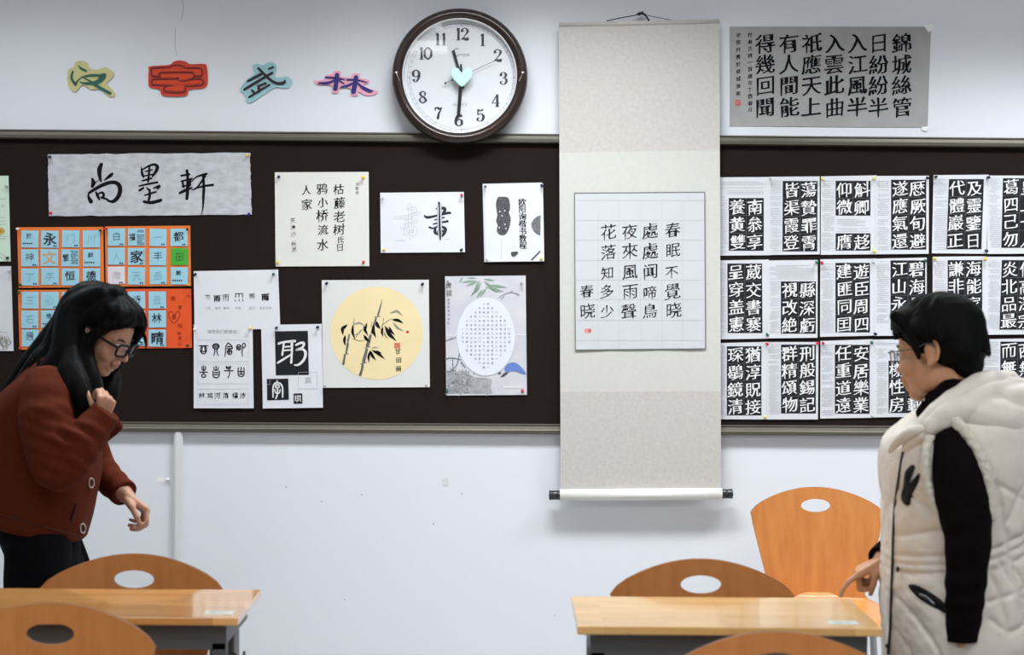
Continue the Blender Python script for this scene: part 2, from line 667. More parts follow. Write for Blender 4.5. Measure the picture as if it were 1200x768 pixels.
# scraps of clear tape and glue left on the paint
TAPE = mat('old_tape', (0.90, 0.90, 0.88), 0.3)
for i, (pts, lab) in enumerate((([(1082, 29), (1094, 28), (1095, 33), (1088, 38)], 'scrap of clear tape over the upper corner of the grey poem banner'),
                                ([(1080, 149), (1090, 148), (1086, 154), (1081, 153)], 'scrap of clear tape under the lower corner of the grey poem banner'),
                                ([(518, 561), (525, 560), (526, 569), (519, 570)], 'pale square of dried glue on the bare wall below the bamboo picture'),
                                ([(184, 560), (194, 560), (194, 565), (184, 566)], 'little white sticky hook plate beside the strip under the board'))):
    mb = MB()
    f = [P(x, y, -0.0035 if i < 2 else -0.001) for x, y in pts]
    g = [Vector((q.x, 0.0 if i > 1 else -0.0025, q.z)) for q in f]
    mb.hexa(g, f)
    if i == 3:
        mb.lathe(P(197, 562, 0), (0, -1, 0), [(0.006, 0), (0.006, 0.004), (0.004, 0.010), (0.0005, 0.011)], 10)
    o = mb.build('tape_scrap' if i < 2 else ('glue_patch' if i == 2 else 'adhesive_hook'), TAPE if i != 2 else mat('dry_glue', (0.70, 0.71, 0.72), 0.4))
    tag(o, lab, ('tape', 'tape', 'glue mark', 'hook')[i])

# ------------------------------------------------------------------ the bulletin board
YB = -0.016       # felt surface
top_l, top_r, bot_l, bot_r = P(-130, 162, 0), P(1330, 174.5, 0), P(-130, 494, 0), P(1330, 501.5, 0)
zt, zb = (top_l.z + top_r.z) / 2, (bot_l.z + bot_r.z) / 2
board = empty('bulletin_board', ((top_l.x + top_r.x) / 2, 0, zb), 'long dark brown felt notice board with a metal frame across the wall', 'notice board')


def lin(px, a, b):           # heights follow the slightly tilted board as photographed
    return a[1] + (b[1] - a[1]) * (px - a[0]) / (b[0] - a[0])


FELT = mat('brown_felt', S(40, 32, 29), 0.9, var=0.3, vscale=260, spec=0.08, bump=0.15, bscale=500)
mb = MB()
q = [P(-130, 155, 0), P(1330, 168, 0), P(1330, 506, 0), P(-130, 500, 0)]
mb.hexa([Vector((a.x, 0, a.z)) for a in q][::-1], [Vector((a.x, YB, a.z)) for a in q][::-1])
mb.build('felt_panel', FELT, board)
ALU = mat('champagne_aluminium', S(104, 99, 88), 0.42, metal=0.5, var=0.12, vscale=3, stretch=(1, 1, 30))


def rail(name, y0l, y0r, y1l, y1r, deep=1.0):
    """extruded section between two lines across the picture"""
    prof = [(0, 0.0), (0, -0.024), (0.06, -0.028), (0.16, -0.028), (0.2, -0.025), (0.25, -0.028), (0.55, -0.034), (0.62, -0.036), (0.9, -0.036), (1.0, -0.030), (1.0, 0.0)]
    rs = []
    for px, ya, yb in ((-134, y0l, y1l), (1334, y0r, y1r)):
        rs.append([Vector((P(px, ya).x, y * deep, P(px, ya + (yb - ya) * t).z)) for t, y in prof])
    mb = MB()
    mb.rings(rs, 0, smooth=False)
    return mb.build(name, ALU, board)


rail('top_rail', 151.0, 163.5, 162.0, 175.0)
rail('bottom_rail', 492.5, 500.5, 504.5, 512.5, .68)
for nm, px in (('side_rail', -140), ('side_rail', 1328)):
    a, b = P(px, 152), P(px + 11, 510)
    mb = MB()
    mb.box((a.x, -0.032, b.z), (b.x, 0, a.z), bev=0.003)
    mb.build(nm, ALU, board)

# ------------------------------------------------------------------ push pins
PINC = {'yellow': S(235, 205, 60), 'red': S(200, 40, 60), 'blue': S(40, 45, 140), 'navy': S(30, 28, 75), 'green': S(30, 95, 75), 'dark green': S(35, 60, 35),
        'white': S(235, 230, 228), 'clear': S(185, 190, 190), 'black': S(25, 25, 28), 'orange': S(245, 170, 40)}


def pin(sh, x, y, colr, where, big=1.0):
    c = sh.W(x, y, 0)
    tilt = Vector((random.uniform(-.15, .15), -1, random.uniform(-.3, .0))).normalized()
    mb = MB()
    k = 0.0052 * big
    mb.lathe(c, tilt, [(0.0004, -0.006), (0.0005, 0.003), (k * 0.55, 0.0032), (k * .95, 0.0042), (k * .9, 0.0058), (k * .55, 0.0075), (k * .5, 0.013), (k * .85, 0.0155), (k * .95, 0.018), (k * .8, 0.0195), (k * .2, 0.02)], 12)
    o = mb.build('push_pin', mat('pin_' + colr.replace(' ', '_'), PINC[colr], 0.25, spec=0.6))
    tag(o, f'{colr} push pin at {where[4:] if where.startswith("the ") else where}', 'push pin', 'push pins holding up the papers')


# ------------------------------------------------------------------ papers on the left half
YP = YB - 0.0035


def note_text(s, mb, x0, y0, n=3, size=2.2):
    for i in range(n):
        s.rect(mb, x0 + i * 2.4, y0, x0 + i * 2.4 + 1.7, y0 + 1.6, lift=.0006, n=1)


# banner with three large brush characters
XUAN = mat('mottled_rice_paper', (0.58, 0.59, 0.63), 0.8, var=0.25, vscale=26, stretch=(1, 1, 1.8), detail=8)
s = Sheet('calligraphy_banner', 'wide grey rice paper banner with three large running script characters 尚墨軒', 'calligraphy',
          [(56, 181), (293, 179), (295, 251.5), (57.5, 253.5)], XUAN, YP, ragged=0.5, n=24, amp=0.004)
mb = MB()
s.zstrokes(mb, (90, 170), 5.714, [
    [(165, 130, 12), (152, 165, 16), (154, 210, 12), (162, 242, 7)], [(238, 193, 9), (222, 208, 12), (185, 236, 4)], [(104, 228, 8), (112, 252, 15), (104, 278, 10)],
    [(104, 278, 6), (130, 250, 3), (150, 232, 2)],
    [(82, 322, 8), (120, 297, 11), (170, 270, 12), (220, 252, 12), (262, 253, 13), (286, 275, 15), (290, 312, 15), (275, 350, 14), (245, 378, 12), (222, 376, 7)],
    [(78, 318, 3), (80, 350, 9), (95, 378, 15)], [(130, 318, 7), (142, 345, 10), (152, 366, 6)], [(140, 330, 5), (170, 318, 8), (181, 338, 9), (168, 354, 5)], [(165, 352, 7), (198, 362, 7), (216, 376, 8)],
    [(433, 152, 4), (438, 190, 9), (447, 216, 6)], [(437, 168, 5), (480, 142, 7), (520, 131, 9), (540, 147, 12), (530, 178, 11), (508, 208, 7)], [(460, 178, 5), (505, 166, 5)],
    [(487, 145, 6), (484, 190, 8), (478, 245, 7)], [(450, 208, 5), (508, 197, 5)], [(440, 240, 6), (500, 223, 7)], [(418, 275, 5), (470, 263, 7), (540, 250, 7)],
    [(420, 305, 8), (447, 288, 7)], [(470, 288, 5), (482, 300, 7)], [(515, 290, 5), (556, 274, 9), (540, 294, 6)], [(455, 337, 5), (500, 323, 7), (530, 314, 6)],
    [(488, 300, 7), (488, 345, 9), (480, 376, 7)], [(450, 380, 9), (500, 386, 11), (560, 371, 11), (566, 364, 5)],
    [(700, 206, 7), (755, 196, 7)], [(738, 172, 10), (743, 220, 9), (742, 300, 11), (738, 360, 10)], [(700, 243, 6), (772, 226, 6)], [(708, 245, 7), (716, 282, 7)], [(762, 230, 7), (756, 275, 7)],
    [(706, 278, 5), (762, 266, 6)], [(690, 322, 8), (722, 306, 10), (772, 286, 5)], [(770, 245, 3), (800, 215, 5), (845, 200, 8), (872, 192, 6)], [(866, 195, 6), (845, 232, 7), (800, 290, 5), (770, 300, 3)],
    [(790, 292, 4), (850, 276, 7), (912, 267, 8)], [(846, 205, 8), (851, 280, 9), (848, 350, 9), (845, 420, 5), (833, 472, 1.5)]])
s.part('lettering', mb, INK)
B_ = 'the three character banner'
pin(s, 59, 184, 'black', 'the upper corner farther from the clock on ' + B_)
pin(s, 291, 182, 'yellow', 'the upper corner nearer the clock on ' + B_)
pin(s, 60.5, 249.5, 'red', 'the lower corner above the orange cards on ' + B_)
pin(s, 292, 250.5, 'blue', 'the lower corner nearer the scroll on ' + B_)

# green sheet and white sheet cut by the picture edge
s = Sheet('greeting_sheet', 'pale green printed sheet with a small golden plant, above a white drawing sheet', 'paper', [(-62, 207), (10, 206), (12.5, 306.5), (-60, 307)],
          mat('pale_green_paper', S(205, 228, 208), 0.7, var=0.03, vscale=10), YP)
mb = MB()
for y in (233, 255, 259, 263):
    s.rect(mb, -20, y, 8 if y < 240 else 7, y + .5, lift=.0006, n=1)
for a, b in (((-10, 290), (10, 303)), ((-8, 297), (9, 306)), ((-14, 276), (8, 277)), ((-14, 279), (7, 280))):
    s.stroke(mb, [(*a, .3), (*b, .3)])
s.rect(mb, 2, 240, 3, 243, n=1)
s.rect(mb, 4.4, 240, 5.4, 243, n=1)
s.part('printing', mb, INKGREY)
mb = MB()
for a in range(12):
    th = a * math.pi / 6
    s.stroke(mb, [(0.5, 271, .5), (0.5 + 5 * math.cos(th), 271 + 4.2 * math.sin(th), .6)])
s.part('golden_plant', mb, mat('gold_print', S(205, 165, 60), 0.6))
pin(s, 9.5, 302, 'dark green', 'the lower corner of the pale green sheet')
pin(s, 8, 218, 'clear', 'the upper edge of the pale green sheet')
s = Sheet('drawing_sheet', 'white sheet with a grey plant sketch, below the pale green sheet', 'paper', [(-58, 313), (13, 312), (16, 411.5), (-56, 412)], COOL, YP)
mb = MB()
for i in range(46):
    x, y = random.uniform(-16, 12), random.uniform(391, 409)
    s.stroke(mb, [(x, y, .25), (x + random.uniform(-2, 2), y + 3, .6), (x + random.uniform(-4, 5), y + random.uniform(5, 9), .2)] if y < 402 else [(x, y, .5), (x + random.uniform(-3, 3), y + 2, .2)])
s.outline(mb, -30, 389, 8, 410, .3)
s.part('plant_sketch', mb, WASH)
pin(s, 11.5, 317, 'clear', 'the upper corner of the white plant sketch sheet')

# orange cards with sticky notes
ORANGE = mat('orange_card', S(238, 122, 48), 0.65, var=0.06, vscale=5)
ORANGE2 = mat('deep_orange_card', S(232, 84, 26), 0.65, var=0.06, vscale=5)
NOTE = mat('blue_note', S(158, 208, 224), 0.7, var=0.05, vscale=20)
NOTEG = mat('green_note', S(70, 168, 52), 0.7)
NOTEW = mat('pinkish_white_note', S(222, 216, 224), 0.7)
NINK = mat('note_pen', (0.02, 0.02, 0.035), 0.6)
NPALE = mat('note_pencil', S(125, 175, 192), 0.7)
NORANGE = mat('note_orange_pen', S(205, 165, 120), 0.7)
cards = [
    ('orange card nearest the pale green sheet, in the upper row, holding twelve blue notes', [(20, 266.5), (121, 266), (122, 336.5), (22, 337.5)], ORANGE, 'card with 永',
     [(24.6, 45), (48, 68.6), (72.3, 93), (97, 117.2)], [(270, 290), (292.2, 312.2), (314.5, 334.4)],
     ['於s', '永L', '门p', '川p', '神m', '文o', '繁D', '龄s', '丁p', '字p', '恒n', '德n']),
    ('orange card under the middle of the banner with one bright green note', [(123, 265.5), (223, 264.5), (224, 335.3), (124, 336)], ORANGE, 'card with 家',
     [(126.2, 146.4), (150, 170.4), (175.3, 195.3), (200, 220.2)], [(268, 288.4), (290.7, 310.6), (313, 333.3)],
     ['白m', '福D', '一p', '都n', '人p', '家L', '丰m', '田g', '微w', '天p', '岳p', '美s']),
    ('orange card in the lower row below the cards, behind the long black hair', [(21, 340), (121, 339.5), (122.5, 409), (23, 410)], ORANGE, 'card with 网',
     [(25.3, 45.2), (48, 69), (72.6, 93.5), (97.5, 117.5)], [(342.3, 362), (364, 384.5), (386.3, 406.2)],
     ['三p', '心p', '米m', '相n', '石p', '悟s', '一n', '山n', '网b', '单m', '竹p', '木p']),
    ('deep orange card with a drawn heart in its empty last column', [(123.5, 338.8), (224, 338.5), (225, 408), (124.5, 408.7)], ORANGE2, 'card with 晴',
     [(127, 147.6), (150.2, 170.4), (173.7, 194.2)], [(342, 362), (364, 384), (386, 406)],
     ['月p', '诗m', '云p', '和n', '大n', '林n', '水p', '皎L', '晴L'])]
ordinal = ('top', 'middle', 'bottom')
for ci, (lab, cor, m_, short, xs, ys, chs) in enumerate(cards):
    s = Sheet('orange_card', lab, 'card', cor, m_, YP, 'orange cards of sticky notes', amp=0.002)
    if ci == 3:
        mb = MB()
        for ch, x, y, z in (('我', 203, 350, 6), ('字', 211, 361, 6), ('帖', 211, 382, 6), ('有', 210, 391, 5), ('灵', 211, 397, 5), ('心', 211, 403, 5), ('爱', 204, 372, 6)):
            s.glyph(mb, ch, x, y, z, wx=.0, wy=.0)
        s.stroke(mb, [(204, 369.5, .35), (201, 365.5, .35), (198, 367, .35), (198.5, 372, .35), (204, 379, .35), (210, 372, .35), (211, 367, .35), (208, 365.5, .35), (204, 369.5, .35)])
        s.part('drawn_heart', mb, mat('dark_red_pen', S(140, 30, 15), 0.6))
    k = 0
    for j, (ya, yb) in enumerate(ys):
        for i, (xa, xb) in enumerate(xs):
            ch, st = chs[k][0], chs[k][1]
            k += 1
            dx, dy, sk = random.uniform(-.4, .4), random.uniform(-.4, .4), random.uniform(-.4, .4)
            col_ = {'g': 'bright green', 'w': 'pinkish white'}.get(st, 'pale blue')
            look = {'s': 'with a small black', 'L': 'with a large bold black', 'p': 'with a faint pencilled', 'm': 'with a thin dark', 'o': 'with an orange decorated', 'D': 'crowded with black writing beside',
                    'n': 'with a medium black', 'g': 'with a faint dark', 'w': 'with a faint grey', 'b': 'with a boxed'}[st]
            n_ = Sheet('sticky_note', f'{col_} note {look} {ch}, {ordinal[j]} row of {short}', 'sticky note',
                       [(xa + dx, ya + dy), (xb + dx, ya + dy + sk), (xb + dx - sk, yb + dy + sk), (xa + dx - sk, yb + dy)],
                       {'g': NOTEG, 'w': NOTEW}.get(st, NOTE), s.Y - 0.0024, 'sticky notes on the orange cards', amp=0.0012, n=5, thick=0.0003)
            cx, cy = (xa + xb) / 2 + dx, (ya + yb) / 2 + dy
            mb, m2 = MB(), NINK
            if st == 'L':
                n_.glyph(mb, ch, cx, cy, 15.5, wx=.03, wy=.012)
                if ch in '家':
                    n_.print_lines(mb, xb - 1.8 + dx, ya + 2, xb - 1 + dx, yb - 3, 1.4, .7)
            elif st in 'n':
                n_.glyph(mb, ch, cx - .5, cy - 1.0, 12, wx=.016, wy=.004)
            elif st == 's':
                n_.glyph(mb, ch, cx - 1, cy - 3.5, 6.5, wx=.01, wy=0)
                note_text(n_, mb, xa + 2 + dx, yb - 5.5 + dy, 5)
            elif st == 'm':
                n_.glyph(mb, ch, cx, cy - 1, 11, wx=-.012, wy=-.014)
            elif st == 'o':
                n_.glyph(mb, ch, cx, cy, 16, wx=.02, wy=.02)
                m2 = NORANGE
            elif st == 'D':
                n_.glyph(mb, ch, cx - 5, cy, 9.5, wx=.02, wy=.0, sx=.8)
                n_.print_lines(mb, cx + .5, ya + 2 + dy, xb - 1 + dx, yb - 2 + dy, 1.8, .75, .05)
            elif st == 'b':
                n_.glyph(mb, ch, cx - .5, cy - 2.5, 6.5)
                n_.outline(mb, cx - 4.4, cy - 6.8, cx + 3.2, cy + 2.2, .5)
            else:
                n_.glyph(mb, ch, cx, cy, 11, wx=-.014, wy=-.014)
                m2 = NPALE if st == 'p' else (mat('note_faint_dark', S(50, 110, 45), .7) if st == 'g' else mat('note_faint_grey', S(180, 172, 182), .7))
            n_.part('lettering', mb, m2)
            if st not in 'sDg' and random.random() < .75:
                mb = MB()
                note_text(n_, mb, xb - 6.5 + dx, yb - 2.6 + dy, 2, 2)
                n_.part('signature', mb, NINK)
    if ci == 0:
        pn = [(21.5, 268.5, 'white', 'outer upper corner'), (118, 270, 'dark green', 'upper corner nearer the scroll'), (24.5, 334, 'dark green', 'outer lower corner'), (118, 333, 'white', 'lower corner nearer the scroll')]
    elif ci == 1:
        pn = [(125, 267.5, 'red', 'upper corner under 墨'), (219.5, 268.5, 'dark green', 'upper corner above the green note'), (127.5, 333, 'dark green', 'lower corner under the pinkish white note'), (221, 333, 'orange', 'lower corner nearer the scroll')]
    elif ci == 2:
        pn = [(22.5, 342.5, 'dark green', 'outer upper corner'), (25, 407.5, 'red', 'outer lower corner')]
    else:
        pn = [(221, 345, 'red', 'upper corner nearer the scroll'), (220.5, 405, 'dark green', 'lower corner nearer the scroll')]
    for x, y, c_, wh in pn:
        pin(s, x, y, c_, f'the {wh} of the {short}', .85)

# sheet comparing the character for rain
s = Sheet('rain_character_sheet', 'white sheet with a row of six small black forms of the character for rain', 'paper', [(227, 318), (326, 316), (328.5, 386), (228, 386)], PAPER, YP)
mb = MB()
Zx = lambda x: 220 + x / 7.06
Zy = lambda y: 310 + y / 7.06
for x, y, z, a, b in ((167, 272, 6.5, -.02, -.02), (243, 280, 8, .045, .02), (314, 275, 9, -.01, -.01), (532, 262, 7, .0, .0), (642, 270, 8.5, .06, .03)):
    s.glyph(mb, '雨', Zx(x), Zy(y), z, wx=a, wy=b, wob=.03)
s.zstrokes(mb, (220, 310), 7.06, [[(395, 242, 3), (455, 242, 3)], [(398, 242, 3), (396, 272, 3)], [(452, 242, 3), (455, 272, 3)], [(425, 242, 3), (425, 270, 3)], [(395, 292, 3), (393, 304, 3)], [(425, 290, 3), (426, 304, 3)], [(455, 290, 3), (456, 304, 3)]])
s.part('lettering', mb, INK)
mb = MB()
for t, x in (('小篆', 165), ('隶书', 248), ('楷书', 318), ('甲骨', 417), ('金文', 530), ('金文行书', 642)):
    s.line(mb, t, Zx(x), Zy(362), 3.6)
s.part('caption_text', mb, INKGREY)
pin(s, 229.5, 321, 'navy', 'the upper corner of the rain sheet beside the orange cards')
pin(s, 320.5, 321.5, 'green', 'the upper corner of the rain sheet nearer the scroll')

# quiz sheet in seal script
s = Sheet('seal_script_quiz', 'white sheet with three boxed rows of seal script characters under a grey title', 'paper', [(227, 380.5), (296, 380), (297.3, 478.7), (227, 478.7)], PAPER, YP, lay=0.003)
mb = MB()
s.line(mb, '猜猜我们都是谁！', 261, 389, 5.0)
s.part('title', mb, INKGREY)
mb = MB()
for b_ in ((231.5, 398.5, 291, 424), (231.5, 426.5, 291, 450), (231.5, 456, 291, 474.5)):
    s.outline(mb, *b_, t=.35)
for x, y in ((237, 424.5), (253, 424.5), (268, 424.5), (283, 422), (237, 452), (253, 452)):
    s.rect(mb, x, y, x + 1, y + 1, n=1)
s.part('box_line_pattern', mb, INKLIGHT)
mb = MB()
E_ = lambda cx, cy, rx, ry, r=4: [(cx + rx * math.cos(t * math.pi / 5), cy + ry * math.sin(t * math.pi / 5), r) for t in range(11)]
s.zstrokes(mb, (220, 375), 6.676, [
    [(90, 203, 4), (155, 203, 4)], E_(124, 235, 24, 30), [(112, 205, 4), (112, 235, 4), (104, 245, 4)], [(136, 205, 4), (136, 235, 4), (145, 245, 4)], [(106, 248, 4), (142, 248, 4)],
    E_(221, 207, 25, 20), [(198, 200, 4), (244, 200, 4)], [(198, 213, 4), (244, 213, 4)], [(212, 228, 4), (212, 255, 4), (202, 280, 3)], [(230, 228, 4), (230, 255, 4), (240, 280, 3)],
    [(318, 180, 4), (300, 205, 4), (296, 250, 4), (290, 288, 3)], [(318, 180, 4), (345, 205, 4), (350, 225, 4)], [(310, 210, 4), (340, 210, 4)], [(308, 225, 4), (345, 225, 4)], E_(328, 252, 18, 18), [(312, 250, 4), (345, 250, 4)], [(325, 235, 4), (325, 268, 4)],
    E_(400, 215, 18, 20), [(385, 205, 4), (412, 230, 4)], [(385, 228, 4), (412, 205, 4)], E_(440, 200, 12, 16), [(432, 215, 4), (425, 250, 4), (428, 285, 3)],
    [(112, 365, 4), (114, 390, 4), (138, 390, 4), (140, 365, 4)], [(125, 360, 4), (125, 420, 4)], [(95, 410, 4), (155, 410, 4)], E_(125, 437, 16, 12),
    [(205, 370, 4), (210, 392, 4), (235, 392, 4), (240, 370, 4)], [(222, 362, 4), (222, 392, 4)], [(198, 400, 4), (200, 440, 4), (222, 452, 4), (245, 440, 4), (248, 400, 4)], [(208, 412, 4), (238, 412, 4)], [(208, 428, 4), (238, 428, 4)],
    [(302, 362, 4), (305, 380, 4), (332, 380, 4), (335, 362, 4)], [(305, 370, 4), (332, 370, 4)], [(288, 398, 4), (355, 398, 4)], [(325, 385, 4), (328, 420, 4), (315, 455, 3)],
    [(396, 375, 4), (396, 430, 4), (418, 443, 4), (440, 430, 4), (440, 375, 4)], [(418, 372, 4), (418, 425, 4)], [(398, 405, 4), (438, 405, 4)], [(405, 425, 4), (432, 425, 4)]])
for ch, x in zip('林鸡河清福涉', (110, 175, 232, 298, 370, 430)):
    s.glyph(mb, ch, 220 + x / 6.676, 375 + 592 / 6.676, 7.5, wx=.004, wy=.0, wob=.04)
s.part('lettering', mb, INK)
pin(s, 293.5, 384.5, 'yellow', 'the upper corner of the seal script quiz nearer the scroll')
pin(s, 228.5, 385, 'white', 'the upper corner of the seal script quiz by the orange card', .8)

# sheet of cut-out white-on-black characters
s = Sheet('cutout_character_sheet', 'white sheet with one big and two small black squares of white characters', 'paper', [(306, 381), (377, 379.8), (378.5, 478), (308, 479)], PAPER, YP, lay=0.002)
O_, K_ = (220, 375), 6.676
mb = MB()
for a in ((682, 90, 940, 86, 948, 430, 690, 434), (620, 463, 787, 460, 792, 624, 622, 630), (828, 577, 896, 575, 898, 655, 829, 657)):
    mb = MB()
    s.poly(mb, [(O_[0] + a[i] / K_, O_[1] + a[i + 1] / K_) for i in (0, 2, 4, 6)], lift=.001)
    s.part('black_square', mb, RUB)
mb = MB()
s.zstrokes(mb, O_, K_, [
    [(712, 186, 9), (752, 174, 8), (838, 166, 11)], [(752, 178, 8), (746, 230, 7), (740, 275, 8)], [(815, 172, 11), (815, 250, 8), (810, 335, 9)], [(752, 212, 6), (805, 208, 6)], [(748, 240, 6), (805, 236, 6)],
    [(705, 336, 8), (760, 302, 8), (818, 265, 6)], [(848, 197, 8), (880, 182, 9), (908, 182, 10), (900, 212, 8), (850, 236, 8)], [(850, 236, 8), (900, 230, 9), (922, 260, 11), (910, 310, 10), (870, 350, 9), (835, 354, 5)],
    [(700, 474, 4), (700, 492, 5)], [(668, 606, 5), (668, 530, 6), (680, 500, 6), (700, 492, 6), (726, 500, 6), (742, 530, 6), (742, 606, 5)], E_(702, 520, 15, 12, 6), [(702, 532, 6), (702, 582, 6), (690, 616, 6)],
    [(680, 545, 5), (690, 572, 5), (716, 572, 5), (724, 545, 5)]], lift=.0014)
s.glyph(mb, '珼', O_[0] + 862 / K_, O_[1] + 615 / K_, 8.8, wx=.01, wy=.0, lift=.0014)
s.part('white_lettering', mb, WHITE_INK)
mb = MB()
s.outline(mb, 349.5, 436.3, 372, 456, .35, lift=.0012)
s.glyph(mb, '箕', O_[0] + 943 / K_, O_[1] + 470 / K_, 8.5, wx=-.01, wy=-.01, lift=.0012)
s.outline(mb, 312.5, 444, 316.5, 451, .35, lift=.0016)
s.part('boxed_character', mb, INKGREY)
pin(s, 324.5, 384, 'navy', 'the upper edge of the cutout character sheet')
pin(s, 373, 383.5, 'navy', 'the upper corner of the cutout character sheet nearer the scroll')

# cream square with a brush poem
s = Sheet('poem_sheet', 'cream square sheet with three columns of brush characters, beneath the clock and banner', 'calligraphy', [(322, 202), (432, 201.5), (432.8, 312), (323, 312.5)], CREAM, YP)
mb = MB()
for ch, x, y, z in (('枯', 397, 222, 13), ('藤', 398, 238, 14), ('老', 397.7, 254, 14.5), ('树', 397.3, 269, 14), ('氏', 399, 281, 8.5), ('日', 398.4, 290, 10),
                    ('鸦', 377.4, 221.5, 13.5), ('小', 378.2, 237.5, 12.5), ('桥', 377.7, 252.8, 15), ('流', 378.5, 269.3, 13), ('水', 378.2, 287, 14), ('人', 359, 222.7, 12), ('家', 359.6, 239.8, 14)):
    s.glyph(mb, ch, x, y, z, wx=.012, wy=-.008, slant=.12)
for ch, x, y in (('天', 343.3, 258.6), ('净', 343.3, 266.5), ('沙', 344, 274.5), ('秋', 344.5, 286), ('思', 344.8, 292.5)):
    s.glyph(mb, ch, x, y, 6.5, wx=-.01, wy=-.01, slant=.15)
s.part('lettering', mb, INK)
mb = MB()
s.column(mb, '元散曲', 418.6, (216, 221, 226), 4)
s.part('heading_text', mb, INKMID)
q_ = 'the cream poem square'
pin(s, 326.5, 207.5, 'navy', 'the upper corner farther from the scroll on ' + q_)
pin(s, 426, 207.5, 'yellow', 'the upper corner nearer the scroll on ' + q_)
pin(s, 325.5, 307.5, 'yellow', 'the lower corner farther from the scroll on ' + q_)
pin(s, 426, 306.5, 'red', 'the lower corner nearer the scroll on ' + q_)

# designed character sheet
s = Sheet('brush_pen_character_sheet', 'white sheet with a bold black 書 next to its pale outline', 'paper', [(445.5, 226), (543.5, 225), (545, 295.7), (446.3, 296.5)], PAPER, YP)
ST = [[(480, 330, 7), (510, 345, 12), (600, 327, 9), (700, 303, 11), (712, 312, 6)], [(585, 266, 5), (650, 262, 14), (664, 280, 14), (645, 312, 10)], [(570, 368, 5), (655, 346, 7)],
      [(560, 405, 6), (620, 392, 8), (688, 380, 10)], [(525, 434, 9), (560, 443, 7), (605, 420, 6)], [(578, 440, 10), (575, 480, 14), (605, 497, 9)], [(640, 430, 10), (668, 450, 15), (656, 488, 14), (640, 518, 5)], [(600, 470, 8), (650, 468, 9)]]
mb = MB()
s.zstrokes(mb, (435, 210), 7.683, ST)
s.part('lettering', mb, mat('blue_black_ink', (0.016, 0.02, 0.035), 0.5))
mb = MB()
s.zstrokes(mb, (435, 210), 7.683, [[(614, 225, 21), (616, 400, 21), (620, 510, 17)]], lift=.0011)
s.part('brush_gap', mb, PAPER)
mb = MB()
s.zstrokes(mb, (435, 210), 7.683, [[(610, 213, 10), (614, 260, 7), (616, 400, 9), (621, 500, 9), (622, 545, 6)], [(597, 230, 1.5), (597, 380, 1.5), (606, 520, 1.5)], [(633, 230, 1.5), (637, 380, 1.5), (636, 510, 1.5)]], lift=.0014)
s.part('pen_brush', mb, mat('blue_black_ink', (0.016, 0.02, 0.035), 0.5))
mb = MB()
for st in ST:
    q = sample([(x - 268, y + 3, r) for x, y, r in st], 5)
    for sg in (-1, 1):
        pts = []
        for i, p_ in enumerate(q):
            a, b = q[max(i - 1, 0)], q[min(i + 1, len(q) - 1)]
            d = (b - a)[:2] / (np.linalg.norm((b - a)[:2]) or 1)
            pts.append((p_[0] - sg * d[1] * p_[2], p_[1] + sg * d[0] * p_[2], 1.4))
        s.zstrokes(mb, (435, 210), 7.683, [pts], k=1)
s.zstrokes(mb, (435, 210), 7.683, [[(332, 225, 1.4), (338, 400, 1.4), (345, 550, 1.4)], [(362, 225, 1.4), (365, 400, 1.4), (360, 550, 1.4)], [(332, 225, 1.4), (347, 216, 1.4), (362, 225, 1.4)], [(225, 553, 1.4), (300, 553, 1.4)], [(655, 541, 1.4), (715, 541, 1.4)]])
s.part('pale_outline', mb, mat('pencil_line', (0.55, 0.56, 0.60), 0.7))
q_ = 'the bold 書 sheet'
pin(s, 449, 231.5, 'clear', 'the upper corner farther from the scroll on ' + q_, .8)
pin(s, 541, 228.5, 'red', 'the upper corner nearer the scroll on ' + q_)
pin(s, 450, 292.5, 'yellow', 'the lower corner above the bamboo picture on ' + q_)
pin(s, 541, 292.5, 'navy', 'the lower corner nearer the scroll on ' + q_)

# cover of a copybook
s0 = Sheet('backing_sheet', 'plain white sheet showing a thin edge behind the textbook cover', 'paper', [(565.5, 215.5), (635, 214), (637.3, 306), (567.5, 307.5)], COOL, YP)
s = Sheet('textbook_cover', 'white textbook cover with a column of bold characters and a dark oblong rubbing', 'book cover', [(567.5, 217), (636.3, 215), (637.8, 306.5), (569, 307)], PAPER, YP, lay=0.0035)
KX, OX = 6.98, (555, 205)
mb = MB()
for ch, y, x in zip('欧阳询楷书教程', (222, 280, 340, 400, 462, 520, 578), (397, 398, 400, 401, 402, 403, 404)):
    s.glyph(mb, ch, OX[0] + x / KX, OX[1] + y / KX, 9.2, wx=.035, wy=-.012, slant=0, wob=.004)
s.part('title', mb, INK)
mb = MB()
pts = sample([(200, 185), (240, 180), (280, 187), (296, 230), (298, 280), (288, 310), (302, 350), (300, 400), (285, 450), (262, 485), (230, 493), (200, 478), (190, 450), (197, 410), (184, 380), (194, 330), (188, 290), (184, 230)], 4, True)
s.poly(mb, [(OX[0] + p_[0] / KX, OX[1] + p_[1] / KX) for p_ in pts], lift=.0012)
s.part('oblong_rubbing', mb, mat('speckled_rubbing', (0.025, 0.025, 0.03), 0.7, var=0.9, vscale=330, color2=(0.13, 0.13, 0.145), detail=1))
mb = MB()
for a in ((255, 293), (215, 300), (232, 335), (255, 405), (210, 432), (265, 440)):
    s.disc(mb, OX[0] + a[0] / KX, OX[1] + a[1] / KX, 1, .8, lift=.0016, n=8)
s.part('fleck_pattern', mb, PAPER)
mb = MB()
s.poly(mb, [(OX[0] + a / KX, OX[1] + b / KX) for a, b in ((548, 330), (520, 340), (490, 365), (472, 395), (475, 430), (495, 465), (520, 485), (546, 495))], lift=.0012)
s.part('half_disc', mb, mat('grey_stone_print', (0.22, 0.22, 0.23), 0.7, var=0.5, vscale=180))
mb = MB()
